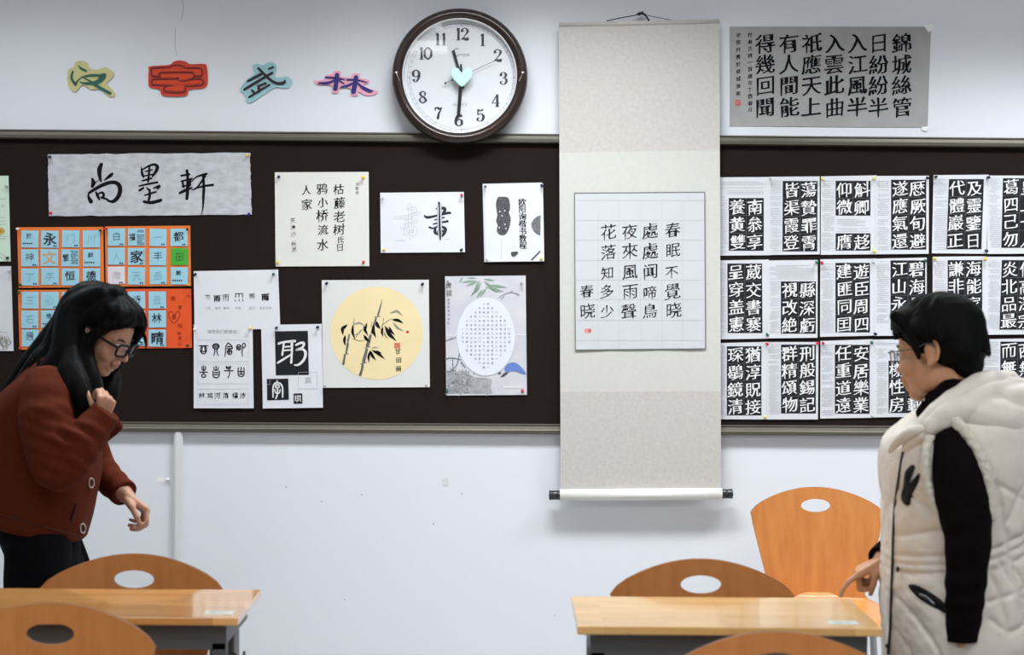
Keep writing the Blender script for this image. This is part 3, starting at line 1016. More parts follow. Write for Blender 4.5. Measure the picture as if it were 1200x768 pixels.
s.poly(mb, [(OX[0] + p_[0] / KX, OX[1] + p_[1] / KX) for p_ in sample([(308, 635), (335, 628), (362, 630), (358, 650), (325, 670), (308, 655)], 3, True)], lift=.0012)
s.part('stone_picture', mb, mat('dark_print', (0.06, 0.06, 0.065), 0.7))
mb = MB()
s.poly(mb, [(OX[0] + a / KX, OX[1] + b / KX) for a, b in ((465, 697), (545, 617), (545, 632), (482, 697))], lift=.0012)
s.part('ink_stroke', mb, mat('dark_print', (0.06, 0.06, 0.065), 0.7))
mb = MB()
for x, y0, y1 in ((316, 235, 325), (460, 195, 275), (229, 520, 690), (325, 525, 600)):
    y = y0
    while y < y1:
        s.rect(mb, OX[0] + x / KX - .35, OX[1] + y / KX, OX[0] + x / KX + .35, OX[1] + y / KX + .6, lift=.001, n=1)
        y += 8
s.part('small_print_text', mb, INKLIGHT)
q_ = 'the textbook cover'
pin(s, 568.5, 218.5, 'green', 'the upper corner farther from the scroll on ' + q_, .8)
pin(s, 634.5, 217, 'navy', 'the upper corner nearer the scroll on ' + q_)
pin(s, 570.5, 304.5, 'clear', 'the lower corner farther from the scroll on ' + q_, .8)
pin(s, 634, 303.5, 'yellow', 'the lower corner nearer the scroll on ' + q_)

# round bamboo painting
s = Sheet('bamboo_painting', 'white square sheet with black ink bamboo on a round cream ground', 'painting', [(377, 328.5), (502.5, 328), (503.7, 454), (378.3, 454.8)], mat('painting_paper', (0.71, 0.71, 0.69), 0.75), YP)
mb = MB()
s.disc(mb, 441.5, 390.7, 54.6, lift=.0005, n=64)
s.part('round_ground', mb, mat('cream_ground', S(240, 221, 172), 0.75, var=0.05, vscale=10))
BO, BK = (370, 320), 5.486
mb = MB()
s.zstrokes(mb, BO, BK, [[(427, 172, 1), (414, 225, 5), (400, 272, 6)], [(378, 284, 2.5), (414, 280, 2.5)], [(388, 290, 6), (376, 335, 8), (362, 385, 8)], [(352, 402, 8), (342, 440, 10), (332, 468, 11)], [(318, 482, 3), (352, 474, 2)],
                        [(328, 492, 8), (318, 530, 10), (308, 570, 11)], [(288, 586, 3), (326, 577, 3)], [(302, 593, 8), (296, 625, 8), (286, 656, 9)]])
s.part('bamboo_stem', mb, INKMID)
mb = MB()
s.zstrokes(mb, BO, BK, [[(248, 290, 1), (240, 360, 4)], [(216, 398, 5), (207, 440, 6)], [(206, 455, 8), (196, 516, 6)], [(180, 524, 2.5), (212, 521, 2)], [(188, 528, 6), (178, 585, 8)]])
s.part('bamboo_stem', mb, INKMID)


def leaf(s, mb, x0, y0, x1, y1, w_, bend=0.08):
    mx, my = (x0 + x1) / 2 - (y1 - y0) * bend, (y0 + y1) / 2 + (x1 - x0) * bend
    s.zstrokes(mb, BO, BK, [[(x0, y0, .8), ((x0 + mx) / 2, (y0 + my) / 2, w_ * .8), (mx, my, w_ * .95), ((x1 + mx) / 2, (y1 + my) / 2, w_ * .6), (x1, y1, .4)]], lift=.0011)


mb = MB()
for a in ((490, 300, 565, 325, 10, -.1), (445, 340, 518, 438, 13), (430, 345, 432, 412, 8), (388, 310, 416, 362, 11), (370, 330, 388, 418, 11, .1), (330, 320, 336, 405, 10, .2), (308, 398, 352, 446, 10), (238, 335, 252, 428, 9),
          (205, 332, 175, 402, 11, .25), (190, 400, 190, 470, 9), (350, 500, 342, 578, 8), (350, 498, 388, 562, 10), (360, 495, 446, 556, 10, -.05), (370, 508, 424, 516, 7, -.1), (470, 345, 508, 400, 9)):
    leaf(s, mb, *a)
s.zstrokes(mb, BO, BK, [[(420, 345, 1.8), (450, 318, 1.8), (488, 295, 1.2)], [(240, 425, 1.8), (285, 438, 1.8), (310, 432, 1.2)], [(430, 330, 1.5), (438, 290, 1.2)], [(355, 350, 1.5), (362, 310, 1.2)], [(255, 420, 1.5), (280, 380, 1.2), (300, 362, 1)]])
for ch, x, y in (('甘', 528, 505), ('田', 533, 560), ('画', 532, 616)):
    s.glyph(mb, ch, BO[0] + x / BK, BO[1] + y / BK, 6.8, wx=.03, wy=.015)
s.part('leaves', mb, INK)
mb = MB()
for a in ((475, 258, 562, 277, 8, -.25), (495, 318, 565, 376, 8), (438, 378, 466, 425, 5), (240, 330, 318, 337, 6, -.15), (358, 485, 404, 481, 4, -.1), (300, 350, 330, 330, 4), (250, 400, 300, 365, 4)):
    leaf(s, mb, *a)
s.part('pale_leaves', mb, WASH)
mb = MB()
s.rect(mb, BO[0] + 505 / BK, BO[1] + 450 / BK, BO[0] + 543 / BK, BO[1] + 486 / BK, lift=.0009, n=1)
s.part('square_seal', mb, mat('salmon_seal', S(228, 130, 105), 0.7, var=0.3, vscale=400))
mb = MB()
s.disc(mb, BO[0] + 590 / BK, BO[1] + 380 / BK, 1.7, 1.5, lift=.0009, n=10)
s.part('red_dot', mb, RED)
q_ = 'the round bamboo picture'
pin(s, 383.5, 331.5, 'navy', 'the upper corner farther from the scroll on ' + q_)
pin(s, 495.5, 332.5, 'navy', 'the upper corner nearer the scroll on ' + q_)
pin(s, 381.5, 451, 'clear', 'the lower corner farther from the scroll on ' + q_, .85)
pin(s, 499.5, 450.5, 'clear', 'the lower corner nearer the scroll on ' + q_, .85)

# sheet with an oval text
s = Sheet('oval_text_sheet', 'pale sheet with a white oval of tiny characters between bamboo leaves and a blue bird', 'calligraphy', [(521.5, 324), (616, 323), (617.5, 463), (523, 463.8)],
          mat('misty_paper', (0.66, 0.66, 0.68), 0.75, var=0.22, vscale=9, color2=(0.56, 0.56, 0.62)), YP, n=16)
FO, FK = (510, 315), 4.958
mb = MB()
s.disc(mb, FO[0] + 295 / FK, FO[1] + 393 / FK, 34.5, 46.5, lift=.0010, n=56)
s.part('white_oval', mb, mat('oval_white', (0.74, 0.765, 0.84), 0.75))
mb = MB()
for i in range(48):
    t, t2 = 2 * math.pi * i / 48, 2 * math.pi * (i + 1) / 48
    cx, cy = FO[0] + 295 / FK, FO[1] + 393 / FK
    s.stroke(mb, [(cx + 34.2 * math.cos(t), cy + 46.2 * math.sin(t), .22), (cx + 34.2 * math.cos(t2), cy + 46.2 * math.sin(t2), .22)], lift=.0013, k=1)
s.part('oval_line', mb, INKLIGHT)
mb = MB()
cs = '山水云天月日风花鸟人一大小中上下心手口目木火土石田竹米走雨门'
rows = {0: (5, 6), 1: (4, 7), 2: (3, 8), 3: (2, 9), 4: (1, 10), 5: (1, 10), 6: (0, 11), 7: (0, 11), 8: (0, 11), 9: (0, 11), 10: (1, 10), 11: (1, 10), 12: (2, 9), 13: (3, 8), 14: (4, 7), 15: (5, 6)}
for j, (a, b) in rows.items():
    for i in range(a, b + 1):
        s.glyph(mb, random.choice(cs), FO[0] + (160 + 24.5 * i) / FK, FO[1] + (205 + 24.6 * j) / FK, 2.9, lift=.0014, wx=0, wy=0)
s.part('tiny_text', mb, mat('grey_blue_ink', (0.12, 0.13, 0.17), 0.7))
mb = MB()
s.glyph(mb, '虎', FO[0] + 78 / FK, FO[1] + 97 / FK, 7, wx=.02, wy=.01)
s.glyph(mb, '骏', FO[0] + 80 / FK, FO[1] + 142 / FK, 8, wx=.01, wy=.0)
s.column(mb, '辛丑年秋月书于', FO[0] + 78 / FK, [FO[1] + y / FK for y in (180, 200, 222, 245, 270, 295, 318)], 3.4, wx=0, wy=0)
s.part('lettering', mb, INKMID)


def fleaf(mb, x0, y0, x1, y1, w_):
    mx, my = (x0 + x1) / 2, (y0 + y1) / 2
    s.zstrokes(mb, FO, FK, [[(x0, y0, .5), (mx, my, w_), (x1, y1, .4)]], lift=.0007, k=4)


mb = MB()
for a in ((240, 70, 150, 80, 6), (250, 75, 180, 100, 6), (260, 70, 225, 130, 7), (270, 80, 205, 165, 7), (280, 60, 345, 70, 6), (285, 75, 330, 110, 7), (300, 95, 420, 110, 9), (290, 105, 400, 135, 8), (260, 110, 215, 150, 7), (300, 110, 260, 165, 7), (240, 55, 185, 55, 5),
          (310, 110, 370, 140, 6), (275, 120, 240, 172, 6), (160, 50, 140, 80, 5)):
    fleaf(mb, *a)
s.part('green_leaves', mb, mat('pale_green_wash', S(135, 160, 140), 0.75))
mb = MB()
s.poly(mb, [(FO[0] + a / FK, FO[1] + b_ / FK) for a, b_ in ((66, 612), (85, 600), (110, 606), (140, 592), (165, 596), (190, 612), (235, 632), (290, 634), (330, 645), (322, 690), (335, 727), (67, 727))], lift=.0005)
s.part('grey_ground', mb, mat('grey_ground_wash', S(178, 179, 184), .75, var=.35, vscale=45, detail=8))
mb = MB()
for a in ([(370, 170, 2), (400, 150, 2), (440, 140, 2), (490, 150, 1.5)], [(400, 160, 2), (385, 175, 2)], [(430, 142, 2), (450, 128, 2)], [(460, 140, 2), (485, 160, 1.5)], [(62, 420, 3), (90, 410, 4), (120, 400, 2)], [(62, 525, 5), (100, 520, 4), (150, 530, 3)], [(100, 520, 3), (105, 600, 3)],
          [(145, 470, 3), (125, 560, 3), (90, 590, 2)], [(62, 600, 4), (110, 595, 3)], [(150, 545, 4), (175, 575, 3)]):
    s.zstrokes(mb, FO, FK, [a], lift=.0007)
for i in range(150):
    x, y = random.gauss(140, 60), random.gauss(670, 42)
    if 62 < x < 340 and 585 < y < 730 and ((x - 295) / 172) ** 2 + ((y - 393) / 232) ** 2 > 1.02:
        th = random.uniform(0, 6.3)
        L = random.uniform(6, 26)
        s.zstrokes(mb, FO, FK, [[(x, y, .5), (x + L * .5 * math.cos(th), y + L * .5 * math.sin(th), random.uniform(1, 3.2)), (x + L * math.cos(th + .4), y + L * math.sin(th + .4), .4)]], lift=.0007, k=3)
s.part('grey_flowers', mb, mat('grey_wash', S(132, 136, 142), 0.75, var=.3, vscale=120))
mb = MB()
s.poly(mb, [(515 + a / 10.91, 400 + b / 10.91) for a, b in sample([(832, 360), (850, 315), (910, 275), (980, 280), (1040, 325), (1090, 385), (1105, 420), (1050, 415), (980, 385), (910, 385), (850, 400)], 3, True)], lift=.0013)
s.part('blue_bird', mb, mat('blue_wash', S(105, 135, 205), 0.75, var=.2, vscale=100))
mb = MB()
s.poly(mb, [(515 + a / 10.91, 400 + b / 10.91) for a, b in ((780, 455), (825, 410), (885, 402), (850, 430), (815, 455))], lift=.0014)
s.poly(mb, [(515 + a / 10.91, 400 + b / 10.91) for a, b in ((745, 412), (785, 395), (790, 412), (760, 425))], lift=.0014)
s.part('bird_head', mb, mat('bird_dark', (0.04, 0.045, 0.06), 0.7))
mb = MB()
for x in range(10):
    s.rect(mb, 589.5 + 2.3 * x, 452.3, 591.3 + 2.3 * x, 455.3, lift=.0008, n=1)
s.rect(mb, 522.6, 392.3, 536, 393.6, lift=.0006, n=1)
s.rect(mb, 604, 392, 616.5, 393.3, lift=.0006, n=1)
s.part('white_caption', mb, PAPER)
q_ = 'the white oval sheet'
pin(s, 523.8, 457.3, 'green', 'the lower corner farther from the scroll on ' + q_)
pin(s, 612.3, 457.3, 'red', 'the lower corner nearer the scroll on ' + q_)
pin(s, 611, 330.5, 'clear', 'the upper corner nearer the scroll on ' + q_, .85)
pin(s, 525, 328, 'clear', 'the upper corner farther from the scroll on ' + q_, .85)
# ------------------------------------------------------------------ photocopied rubbings on the right half
# corners (TL, TR, BR, BL), panels [(x0, y0, x1, y1, skew, left column, right column)], text blocks, how it is told apart
R1, R2, R3 = 'top row', 'middle row', 'bottom row'
COPIES = [
    (R1, [(834, 208), (903, 207.5), (903.5, 299.3), (834, 299.8)], [(854, 232.2, 895, 294, 0, '養黄雙', '南叅享')], [(845, 213, 895, 230), (845, 231, 852.5, 296)]),
    (R1, [(901, 207.3), (960.6, 206.8), (960.8, 298.3), (901.5, 299)], [(917.2, 212.2, 958, 294.8, -.3, '皆渠霞登', '蕩贄罪霄')], [(903, 211, 915.5, 296)]),
    (R1, [(962, 206.8), (1027.5, 205.6), (1027.5, 298.2), (961.8, 298.8)], [(979.2, 212, 1020, 252.8, 0, '仰微', '斛卿'), (979.2, 273.6, 1020, 293.8, 0, '膺', '趍')], [(963.5, 212, 977.5, 294), (981, 257, 1018, 272)]),
    (R1, [(1026, 206.3), (1088.6, 206), (1088.3, 297.6), (1025.5, 298.2)], [(1044.2, 210.8, 1085.4, 292.6, 0, '遂應氣還', '厯厥旬避')], [(1028.5, 212, 1042, 294)]),
    (R1, [(1094, 205.3), (1158.6, 204.8), (1156, 297.6), (1092, 297)], [(1112, 210, 1153, 292.3, -3, '代體巖正', '及靈鑒日')], [(1095, 210, 1110.5, 293)]),
    (R1, [(1157.5, 205.8), (1223, 206), (1222, 297.3), (1156.8, 297.8)], [(1175.3, 209, 1216, 290.6, -2, '葛四己勿', '皇上七人')], [(1159.5, 209, 1173, 291)]),
    (R2, [(834, 305.5), (901, 304.3), (901, 397), (834, 398)], [(852.3, 309, 893, 390.5, .5, '呈穿盖憲', '葳交書褰')], [(844.5, 309, 850.5, 391)]),
    (R2, [(899, 305.3), (958.3, 304.8), (958, 396), (898.5, 396.8)], [(915, 330, 956, 391.2, 0, '視改絶', '縣深虧')], [(902, 311, 954, 328), (902, 330, 913.5, 391)]),
    (R2, [(961.3, 304), (1026.3, 303), (1026, 393.5), (961, 395)], [(979, 308.2, 1019.4, 389.7, 0, '建匪同囯', '遊臣周四')], [(962.5, 309, 977, 391)]),
    (R2, [(1024.8, 303.3), (1086, 302), (1086, 393.5), (1024.5, 393.8)], [(1043.5, 305.3, 1084.3, 387, 0, '江山永心', '碧海長流')], [(1027.5, 306, 1041.5, 379)]),
    (R2, [(1093, 301), (1155.5, 300.5), (1155, 393.5), (1093, 393.5)], [(1110.5, 305, 1151, 387, 0, '謙非令己', '海能家安')], [(1095, 306, 1109, 387)]),
    (R2, [(1154, 301), (1221, 301), (1221, 392), (1149.5, 392.6)], [(1174, 305, 1214.5, 386.5, -3, '炎北品最', '信高深宗')], [(1158, 305.5, 1172, 386)]),
    (R3, [(834, 402.5), (900, 400.8), (900, 491.8), (834, 491.5)], [(851.7, 406, 892.3, 487, 0, '琛鶡鏡清', '猶淳貺接')], [(844.5, 406, 850, 487)]),
    (R3, [(898.5, 401), (959.2, 401), (958.5, 491.8), (898.5, 491.8)], [(915.2, 404, 956, 484.7, 0, '群精頌物', '刑般錫記')], [(901, 404, 913.5, 486)]),
    (R3, [(961.5, 399.8), (1022.5, 397.8), (1023.5, 489.8), (961.2, 490.8)], [(978.3, 404.3, 1019, 485, 0, '任重道遠', '安居樂業')], [(963, 404, 976.5, 487)]),
    (R3, [(1020.5, 398.2), (1084, 397.5), (1084, 488.5), (1021.5, 489.5)], [(1041.2, 423, 1082, 484.3, 0, '榭性房', '臺仁載')], [(1026, 402, 1080, 405), (1027.5, 409, 1039.5, 486)]),
    (R3, [(1092, 397.5), (1152, 397), (1151, 488.5), (1092, 488.5)], [(1110, 401, 1150, 483, 0, '禮人文士', '樂天地方')], [(1094, 402, 1108, 484)]),
    (R3, [(1149, 397.8), (1221, 396.5), (1220, 488), (1148.5, 488.5)], [(1172.3, 400.5, 1213, 482, -.5, '而無少見', '西無分善')], [(1153, 401, 1170.5, 484)])]
COPY_PINS = {
    0: [(902, 209, 'clear', 'upper corner', .8)], 2: [(963.5, 209.3, 'yellow', 'upper corner beside the gap', 1), (1024, 209, 'yellow', 'upper corner on the overlap', 1), (1024, 293.5, 'yellow', 'lower corner on the overlap', 1)],
    3: [(1086.2, 208.3, 'navy', 'upper corner', 1)], 4: [(1096, 207.3, 'dark green', 'upper corner beside the gap', 1), (1157, 208, 'navy', 'upper corner on the overlap', 1), (1154.8, 293.8, 'navy', 'lower corner on the overlap', 1)],
    6: [(898.5, 391.5, 'green', 'lower corner', 1)], 7: [(956.3, 307.3, 'green', 'upper corner', 1)], 8: [(962.5, 307.3, 'red', 'upper corner beside the gap', 1), (1022.5, 306.8, 'clear', 'upper corner on the overlap', .8), (1024.8, 391, 'navy', 'lower corner on the overlap', 1)],
    9: [(1084, 305, 'green', 'upper corner', 1)], 10: [(1095, 302.8, 'yellow', 'upper corner beside the gap', 1), (1154, 302.8, 'yellow', 'upper corner on the overlap', 1)], 11: [(1152.5, 389, 'clear', 'lower corner', .8)],
    12: [(898, 402.5, 'red', 'upper corner', 1), (896.5, 488.5, 'yellow', 'lower corner', 1)], 13: [(957, 402, 'red', 'upper corner', 1)],
    14: [(964, 401.8, 'red', 'upper corner beside the gap', 1), (1021, 401.2, 'green', 'upper corner on the overlap', 1), (1021.5, 487, 'clear', 'lower corner on the overlap', .8)], 17: [(1151.5, 401, 'clear', 'upper corner', .8)]}
for i, (row, cor, panels, blocks) in enumerate(COPIES):
    lc, rc = panels[0][5], panels[0][6]
    lab = f'copybook sheet in the {row} with white {rc[0]} and {lc[0]} at the top of its black panel'
    s = Sheet('copybook_sheet', lab, 'copybook sheet', cor, COOL, YP, 'photocopied copybook sheets', lay=0.0012 * (i % 2), amp=0.0015)
    mb = MB()
    for b in blocks:
        s.print_lines(mb, *b)
    s.part('small_print_text', mb, INKGREY, split=False)
    for pi, (x0, y0, x1, y1, sk, lcol, rcol) in enumerate(panels):
        n = len(lcol)
        mb = MB()
        s.rect(mb, x0, y0, x1, y1, lift=.0005, skew=sk, n=5)
        pn = s.part('black_panel', mb, RUB)
        mb = MB()
        rh = (y1 - y0) / n
        xm = (x0 + x1) / 2
        for r in range(1, n):
            s.rect(mb, x0 + sk * r / n, y0 + rh * r - .2, x1 + sk * r / n, y0 + rh * r + .2, lift=.0008, n=2)
        s.rect(mb, xm - .2, y0, xm + .2, y1, lift=.0008, skew=sk, n=2)
        o = mb.build('panel_rule_pattern', RULE, pn)
        mb = MB()
        for cidx, colm in enumerate((lcol, rcol)):
            for r, ch in enumerate(colm):
                s.glyph(mb, ch, x0 + (x1 - x0) * (.25 + .5 * cidx) + sk * (r + .5) / n + random.uniform(-.5, .5), y0 + rh * (r + .5) + random.uniform(-.4, .4), 18.8, wx=.017, wy=-.006, slant=.12, lift=.0010)
        mb.build('white_lettering', WHITE_INK, pn)
    for x, y, c_, wh, bg in COPY_PINS.get(i, []):
        pin(s, x, y, c_, f'the {wh} of the {row} {rc[0]} sheet', bg)

# ------------------------------------------------------------------ poem banner taped to the wall, upper right
YW = -0.0015
s = Sheet('poem_banner', 'grey wide sheet with a poem in large black characters taped above the board', 'calligraphy', [(855, 31), (1091, 31.5), (1087, 149.5), (855, 148)],
          mat('grey_rice_paper', (0.40, 0.395, 0.39), 0.8, var=0.12, vscale=14, detail=8), YW, n=20, amp=0.003)
mb = MB()
for colm, x in zip(('錦城絲管', '日紛紛半', '入江風半', '入雲此曲', '祇應天上', '有人間能', '得幾回聞'), (1056.4, 1029.4, 1004.8, 977.8, 951, 924.7, 897)):
    for ch, y in zip(colm, (50.5, 75.5, 100, 125.8)):
        s.glyph(mb, ch, x + random.uniform(-.6, .6), y + random.uniform(-.6, .6), 24, wx=.024, wy=-.003, slant=.13)
s.column(mb, '杜甫古詩一首歲在丁酉春月', 879, [41 + 8.0 * k for k in range(12)], 6, wx=.012, wy=0, slant=.15)
s.column(mb, '辛俊丹書於泉城濟南', 865.3, [41 + 8.6 * k for k in range(9)], 6, wx=.012, wy=0, slant=.15)
s.part('lettering', mb, INK)
mb = MB()
s.rect(mb, 861.6, 117, 868, 124, lift=.0007, n=1)
sl = s.part('seal', mb, SEAL)
mb = MB()
s.glyph(mb, '印', 864.8, 120.5, 6, lift=.0011, wx=-.01, wy=-.01)
mb.build('seal_lettering', mat('grey_rice_paper', ()), sl)
mb = MB()
for x in (886, 910.5, 938, 964, 991, 1017, 1043, 1070):
    s.rect(mb, x - .15, 36, x + .15, 143, lift=.0005, n=6)
s.part('faint_grid', mb, mat('faint_grid_grey', (0.35, 0.345, 0.34), .8))

# ------------------------------------------------------------------ four cut-out characters on the wall
def cutout(label, org, back, strokes, cback, cink, rr=1.0):
    K = 6.316
    pts = sample([(org[0] + x / K, org[1] + y / K) for x, y in back], 4, True)
    xs, ys = [p[0] for p in pts], [p[1] for p in pts]
    s = Sheet.__new__(Sheet)
    s.Y, s.amp, s.x0, s.x1, s.y0, s.y1 = -0.0035, 0.002, min(xs), max(xs), min(ys), max(ys)
    mb = MB()
    n = len(pts)
    f = [s.W(p[0], p[1], 0) for p in pts]
    b = [v + Vector((0, .0012, 0)) for v in f]
    mb.add(f + b, [tuple(range(n))[::-1], tuple(range(n, 2 * n))] + [(i, (i + 1) % n, n + (i + 1) % n, n + i) for i in range(n)])
    s.obj = mb.build('paper_cutout_character', cback)
    tag(s.obj, label, 'wall decoration', 'paper characters over the board')
    mb = MB()
    s.zstrokes(mb, org, K, strokes, lift=.0026, rr=rr)
    s.part('character', mb, cink)
    return s


cutout('yellow paper cutout with a green 汉 on the wall above the board', (65, 60),
       [(150, 80), (200, 72), (240, 90), (250, 122), (300, 138), (370, 120), (402, 135), (436, 170), (405, 212), (382, 240), (440, 308), (430, 335), (395, 335), (330, 282), (265, 285), (200, 250), (150, 300), (110, 280), (88, 220), (95, 140), (140, 115)],
       [[(168, 104, 2), (190, 128, 8), (226, 146, 8)], [(130, 152, 7), (120, 200, 10), (150, 248, 10)], [(152, 245, 8), (165, 220, 5), (200, 190, 3)], [(198, 192, 3), (260, 180, 9), (330, 180, 9), (362, 178, 15)],
        [(352, 188, 22), (312, 230, 16), (230, 240, 9), (180, 228, 3)], [(195, 190, 3), (250, 218, 6), (292, 248, 11), (340, 276, 10), (405, 312, 11)]],
       mat('cutout_yellow', S(205, 200, 140), .7), mat('cutout_green', S(35, 95, 78), .6))
sx_ = cutout('red rounded paper cutout of 字 with dark outlines on the wall', (65, 60),
             [(700, 112), (840, 102), (872, 80), (920, 68), (970, 80), (1000, 96), (1095, 94), (1120, 115), (1126, 230), (1098, 275), (995, 285), (970, 328), (880, 336), (790, 328), (772, 285), (700, 270), (687, 220), (690, 140)],
             [[(840, 120, 4), (870, 107, 4), (910, 103, 4), (950, 115, 4), (970, 125, 4), (1060, 125, 5), (1085, 140, 5), (1085, 180, 5), (1060, 188, 5), (1030, 185, 4)], [(840, 120, 4), (730, 125, 5), (710, 140, 5), (712, 175, 5), (730, 190, 5), (775, 190, 4)],
              [(775, 205, 4), (770, 170, 5), (790, 160, 4), (1000, 158, 4), (1025, 175, 5), (1025, 195, 5), (990, 215, 4), (930, 222, 4), (900, 205, 4), (915, 193, 4), (885, 205, 4), (775, 207, 5)],
              [(775, 207, 4), (725, 210, 5), (712, 225, 5), (715, 245, 5), (740, 252, 5), (870, 255, 3)], [(1000, 207, 4), (1070, 207, 5), (1095, 225, 5), (1090, 245, 5), (1060, 255, 5), (960, 258, 4)],
              [(870, 255, 3), (815, 262, 5), (803, 285, 5), (820, 303, 5), (940, 305, 5), (962, 290, 5), (962, 258, 5)]],
             mat('cutout_red', S(205, 62, 40), .7), mat('cutout_dark_red', S(95, 18, 22), .6), .85)
mb = MB()
for pg in ([(720, 135), (1075, 135), (1078, 178), (1035, 178), (1015, 150), (785, 150), (765, 180), (720, 180)], [(785, 172), (1010, 172), (1010, 200), (940, 212), (920, 198), (890, 196), (790, 196)], [(722, 220), (1080, 217), (1082, 243), (722, 243)], [(820, 262), (950, 262), (950, 293), (820, 293)]):
    sx_.poly(mb, [(65 + a / 6.316, 60 + b / 6.316) for a, b in pg], lift=.0018)
sx_.part('stroke_fill', mb, mat('cutout_orange_red', S(215, 68, 28), .7))
cutout('pale blue paper cutout with a tilted dark 武 on the wall above the board', (270, 60),
       [(165, 110), (200, 92), (235, 105), (260, 95), (300, 80), (335, 100), (340, 135), (325, 188), (380, 195), (420, 188), (456, 220), (440, 265), (400, 276), (330, 270), (240, 325), (150, 382), (118, 370), (110, 325), (72, 295), (80, 265), (130, 205), (180, 165)],
       [[(130, 222, 8), (180, 196, 10), (226, 172, 10)], [(105, 284, 9), (200, 226, 10), (310, 161, 9)], [(208, 126, 8), (250, 170, 10), (300, 215, 10), (350, 240, 10), (395, 235, 12), (404, 218, 7)], [(285, 132, 7), (316, 120, 8)],
        [(160, 290, 8), (176, 310, 8), (160, 335, 4)], [(205, 255, 6), (216, 278, 9)], [(215, 256, 7), (262, 238, 9)], [(205, 275, 6), (216, 300, 7)], [(140, 340, 7), (220, 291, 8), (290, 250, 7)]],
       mat('cutout_blue', S(155, 200, 206), .7), mat('cutout_dark', S(40, 22, 30), .6))
cutout('pink paper cutout with a navy blue 林 beside the wall clock', (270, 60),
       [(618, 218), (660, 218), (700, 205), (705, 180), (755, 170), (765, 150), (815, 150), (820, 185), (890, 195), (900, 170), (955, 165), (962, 200), (1028, 215), (1022, 240), (985, 250), (1045, 285), (1094, 298), (1062, 325), (1000, 327), (950, 300), (942, 328), (893, 325), (890, 280), (810, 272), (800, 308), (753, 305), (750, 255), (650, 250)],
       [[(705, 194, 6), (780, 200, 8), (845, 210, 4)], [(790, 175, 15), (785, 230, 16), (778, 278, 17)], [(655, 237, 6), (720, 236, 10), (775, 215, 5)], [(800, 215, 5), (842, 241, 4)], [(865, 212, 7), (940, 215, 7), (1010, 232, 4)],
        [(930, 196, 17), (922, 250, 17), (912, 300, 18)], [(820, 265, 5), (870, 256, 9), (910, 235, 5)], [(940, 235, 5), (980, 270, 11), (1030, 295, 13), (1056, 292, 3)]],
       mat('cutout_pink', S(240, 170, 190), .7), mat('cutout_navy', S(35, 38, 120), .6))

# ------------------------------------------------------------------ hanging scroll
YS = -0.042
sr = empty('hanging_scroll', P(750, 580, YS), 'tall beige hanging scroll with a spring poem in its white centre', 'scroll')
BROC = mat('beige_brocade', S(200, 196, 190), .8, var=.10, vscale=75, bump=.06, bscale=90, detail=5)
BROC2 = mat('pale_silk_mount', S(206, 205, 198), .8, var=.04, vscale=60, bump=.04, bscale=120)


def band(name, y0, y1, m, lift=0.0, inset=0.0, amp=.0):
    mb = MB()
    n, k = 12, 10
    L0, R0, L1, R1 = (655, 27), (843, 23), (657, 573), (845, 572)
    fr = []
    for j in range(n + 1):
        t = (y0 + (y1 - y0) * j / n)
        v = (t - 25) / 547
        for i in range(k + 1):
            u = inset + (1 - 2 * inset) * i / k
            lx, rx = L0[0] + (L1[0] - L0[0]) * v, R0[0] + (R1[0] - R0[0]) * v
            ly = t + 2 * (1 - v)
            ry = t - 2 * (1 - v)
            q = P(lx + (rx - lx) * u, ly + (ry - ly) * u, YS - lift)
            q.y -= 0.004 * math.sin(math.pi * v) * math.sin(math.pi * u) + .0012 * math.sin(u * 19 + v * 3) * v
            fr.append(q)
    m_ = k + 1
    N = len(fr)
    fs = [(j * m_ + i, (j + 1) * m_ + i, (j + 1) * m_ + i + 1, j * m_ + i + 1) for j in range(n) for i in range(k)]
    mb.add(fr + [v + Vector((0, .0009, 0)) for v in fr], fs + [tuple(N + a for a in f[::-1]) for f in fs], 0, True)
    rim = list(range(m_)) + [j * m_ + k for j in range(1, n + 1)] + [n * m_ + i for i in range(k - 1, -1, -1)] + [j * m_ for j in range(n - 1, 0, -1)]
    L_ = len(rim)
    bk = [v + Vector((0, .0009, 0)) for v in fr]
    mb.add([fr[i] for i in rim] + [bk[i] for i in rim], [(i, (i + 1) % L_, L_ + (i + 1) % L_, L_ + i) for i in range(L_)], 0, False)
    return mb.build(name, m, sr)


band('upper_silk', 30, 178, BROC)
band('middle_silk', 177.6, 459, BROC2, lift=.0003)
band('lower_silk', 458.6, 574, BROC, lift=.0001)
a, b = P(655, 29, YS), P(843, 25, YS)
mb = MB()
mb.tube([a, b], .0075, 14, flat=(Vector((0, 1, 0)), .8), curve=False)
mb.build('top_rod', BROC, sr)
sc_ = Sheet.__new__(Sheet)
sc_.Y, sc_.amp, sc_.x0, sc_.x1, sc_.y0, sc_.y1, sc_.obj = YS - .0055, .0006, 673, 827, 225, 410, sr
mb = MB()
n = 10
cor = [np.array(c, float) for c in ((673.3, 226.5), (825.7, 225.3), (826.7, 408.8), (674.3, 410.3))]
vs = []
for j in range(n + 1):
    for i in range(n + 1):
        u, v = i / n, j / n
        p = (cor[0] * (1 - u) + cor[1] * u) * (1 - v) + (cor[3] * (1 - u) + cor[2] * u) * v
        vs.append(sc_.W(p[0], p[1]))
mb.add(vs, [(j * (n + 1) + i, (j + 1) * (n + 1) + i, (j + 1) * (n + 1) + i + 1, j * (n + 1) + i + 1) for j in range(n) for i in range(n)], 0, True)
ctr = mb.build('centre_paper', mat('scroll_centre_paper', (0.60, 0.62, 0.635), .75, var=.02, vscale=20), sr)
mb = MB()
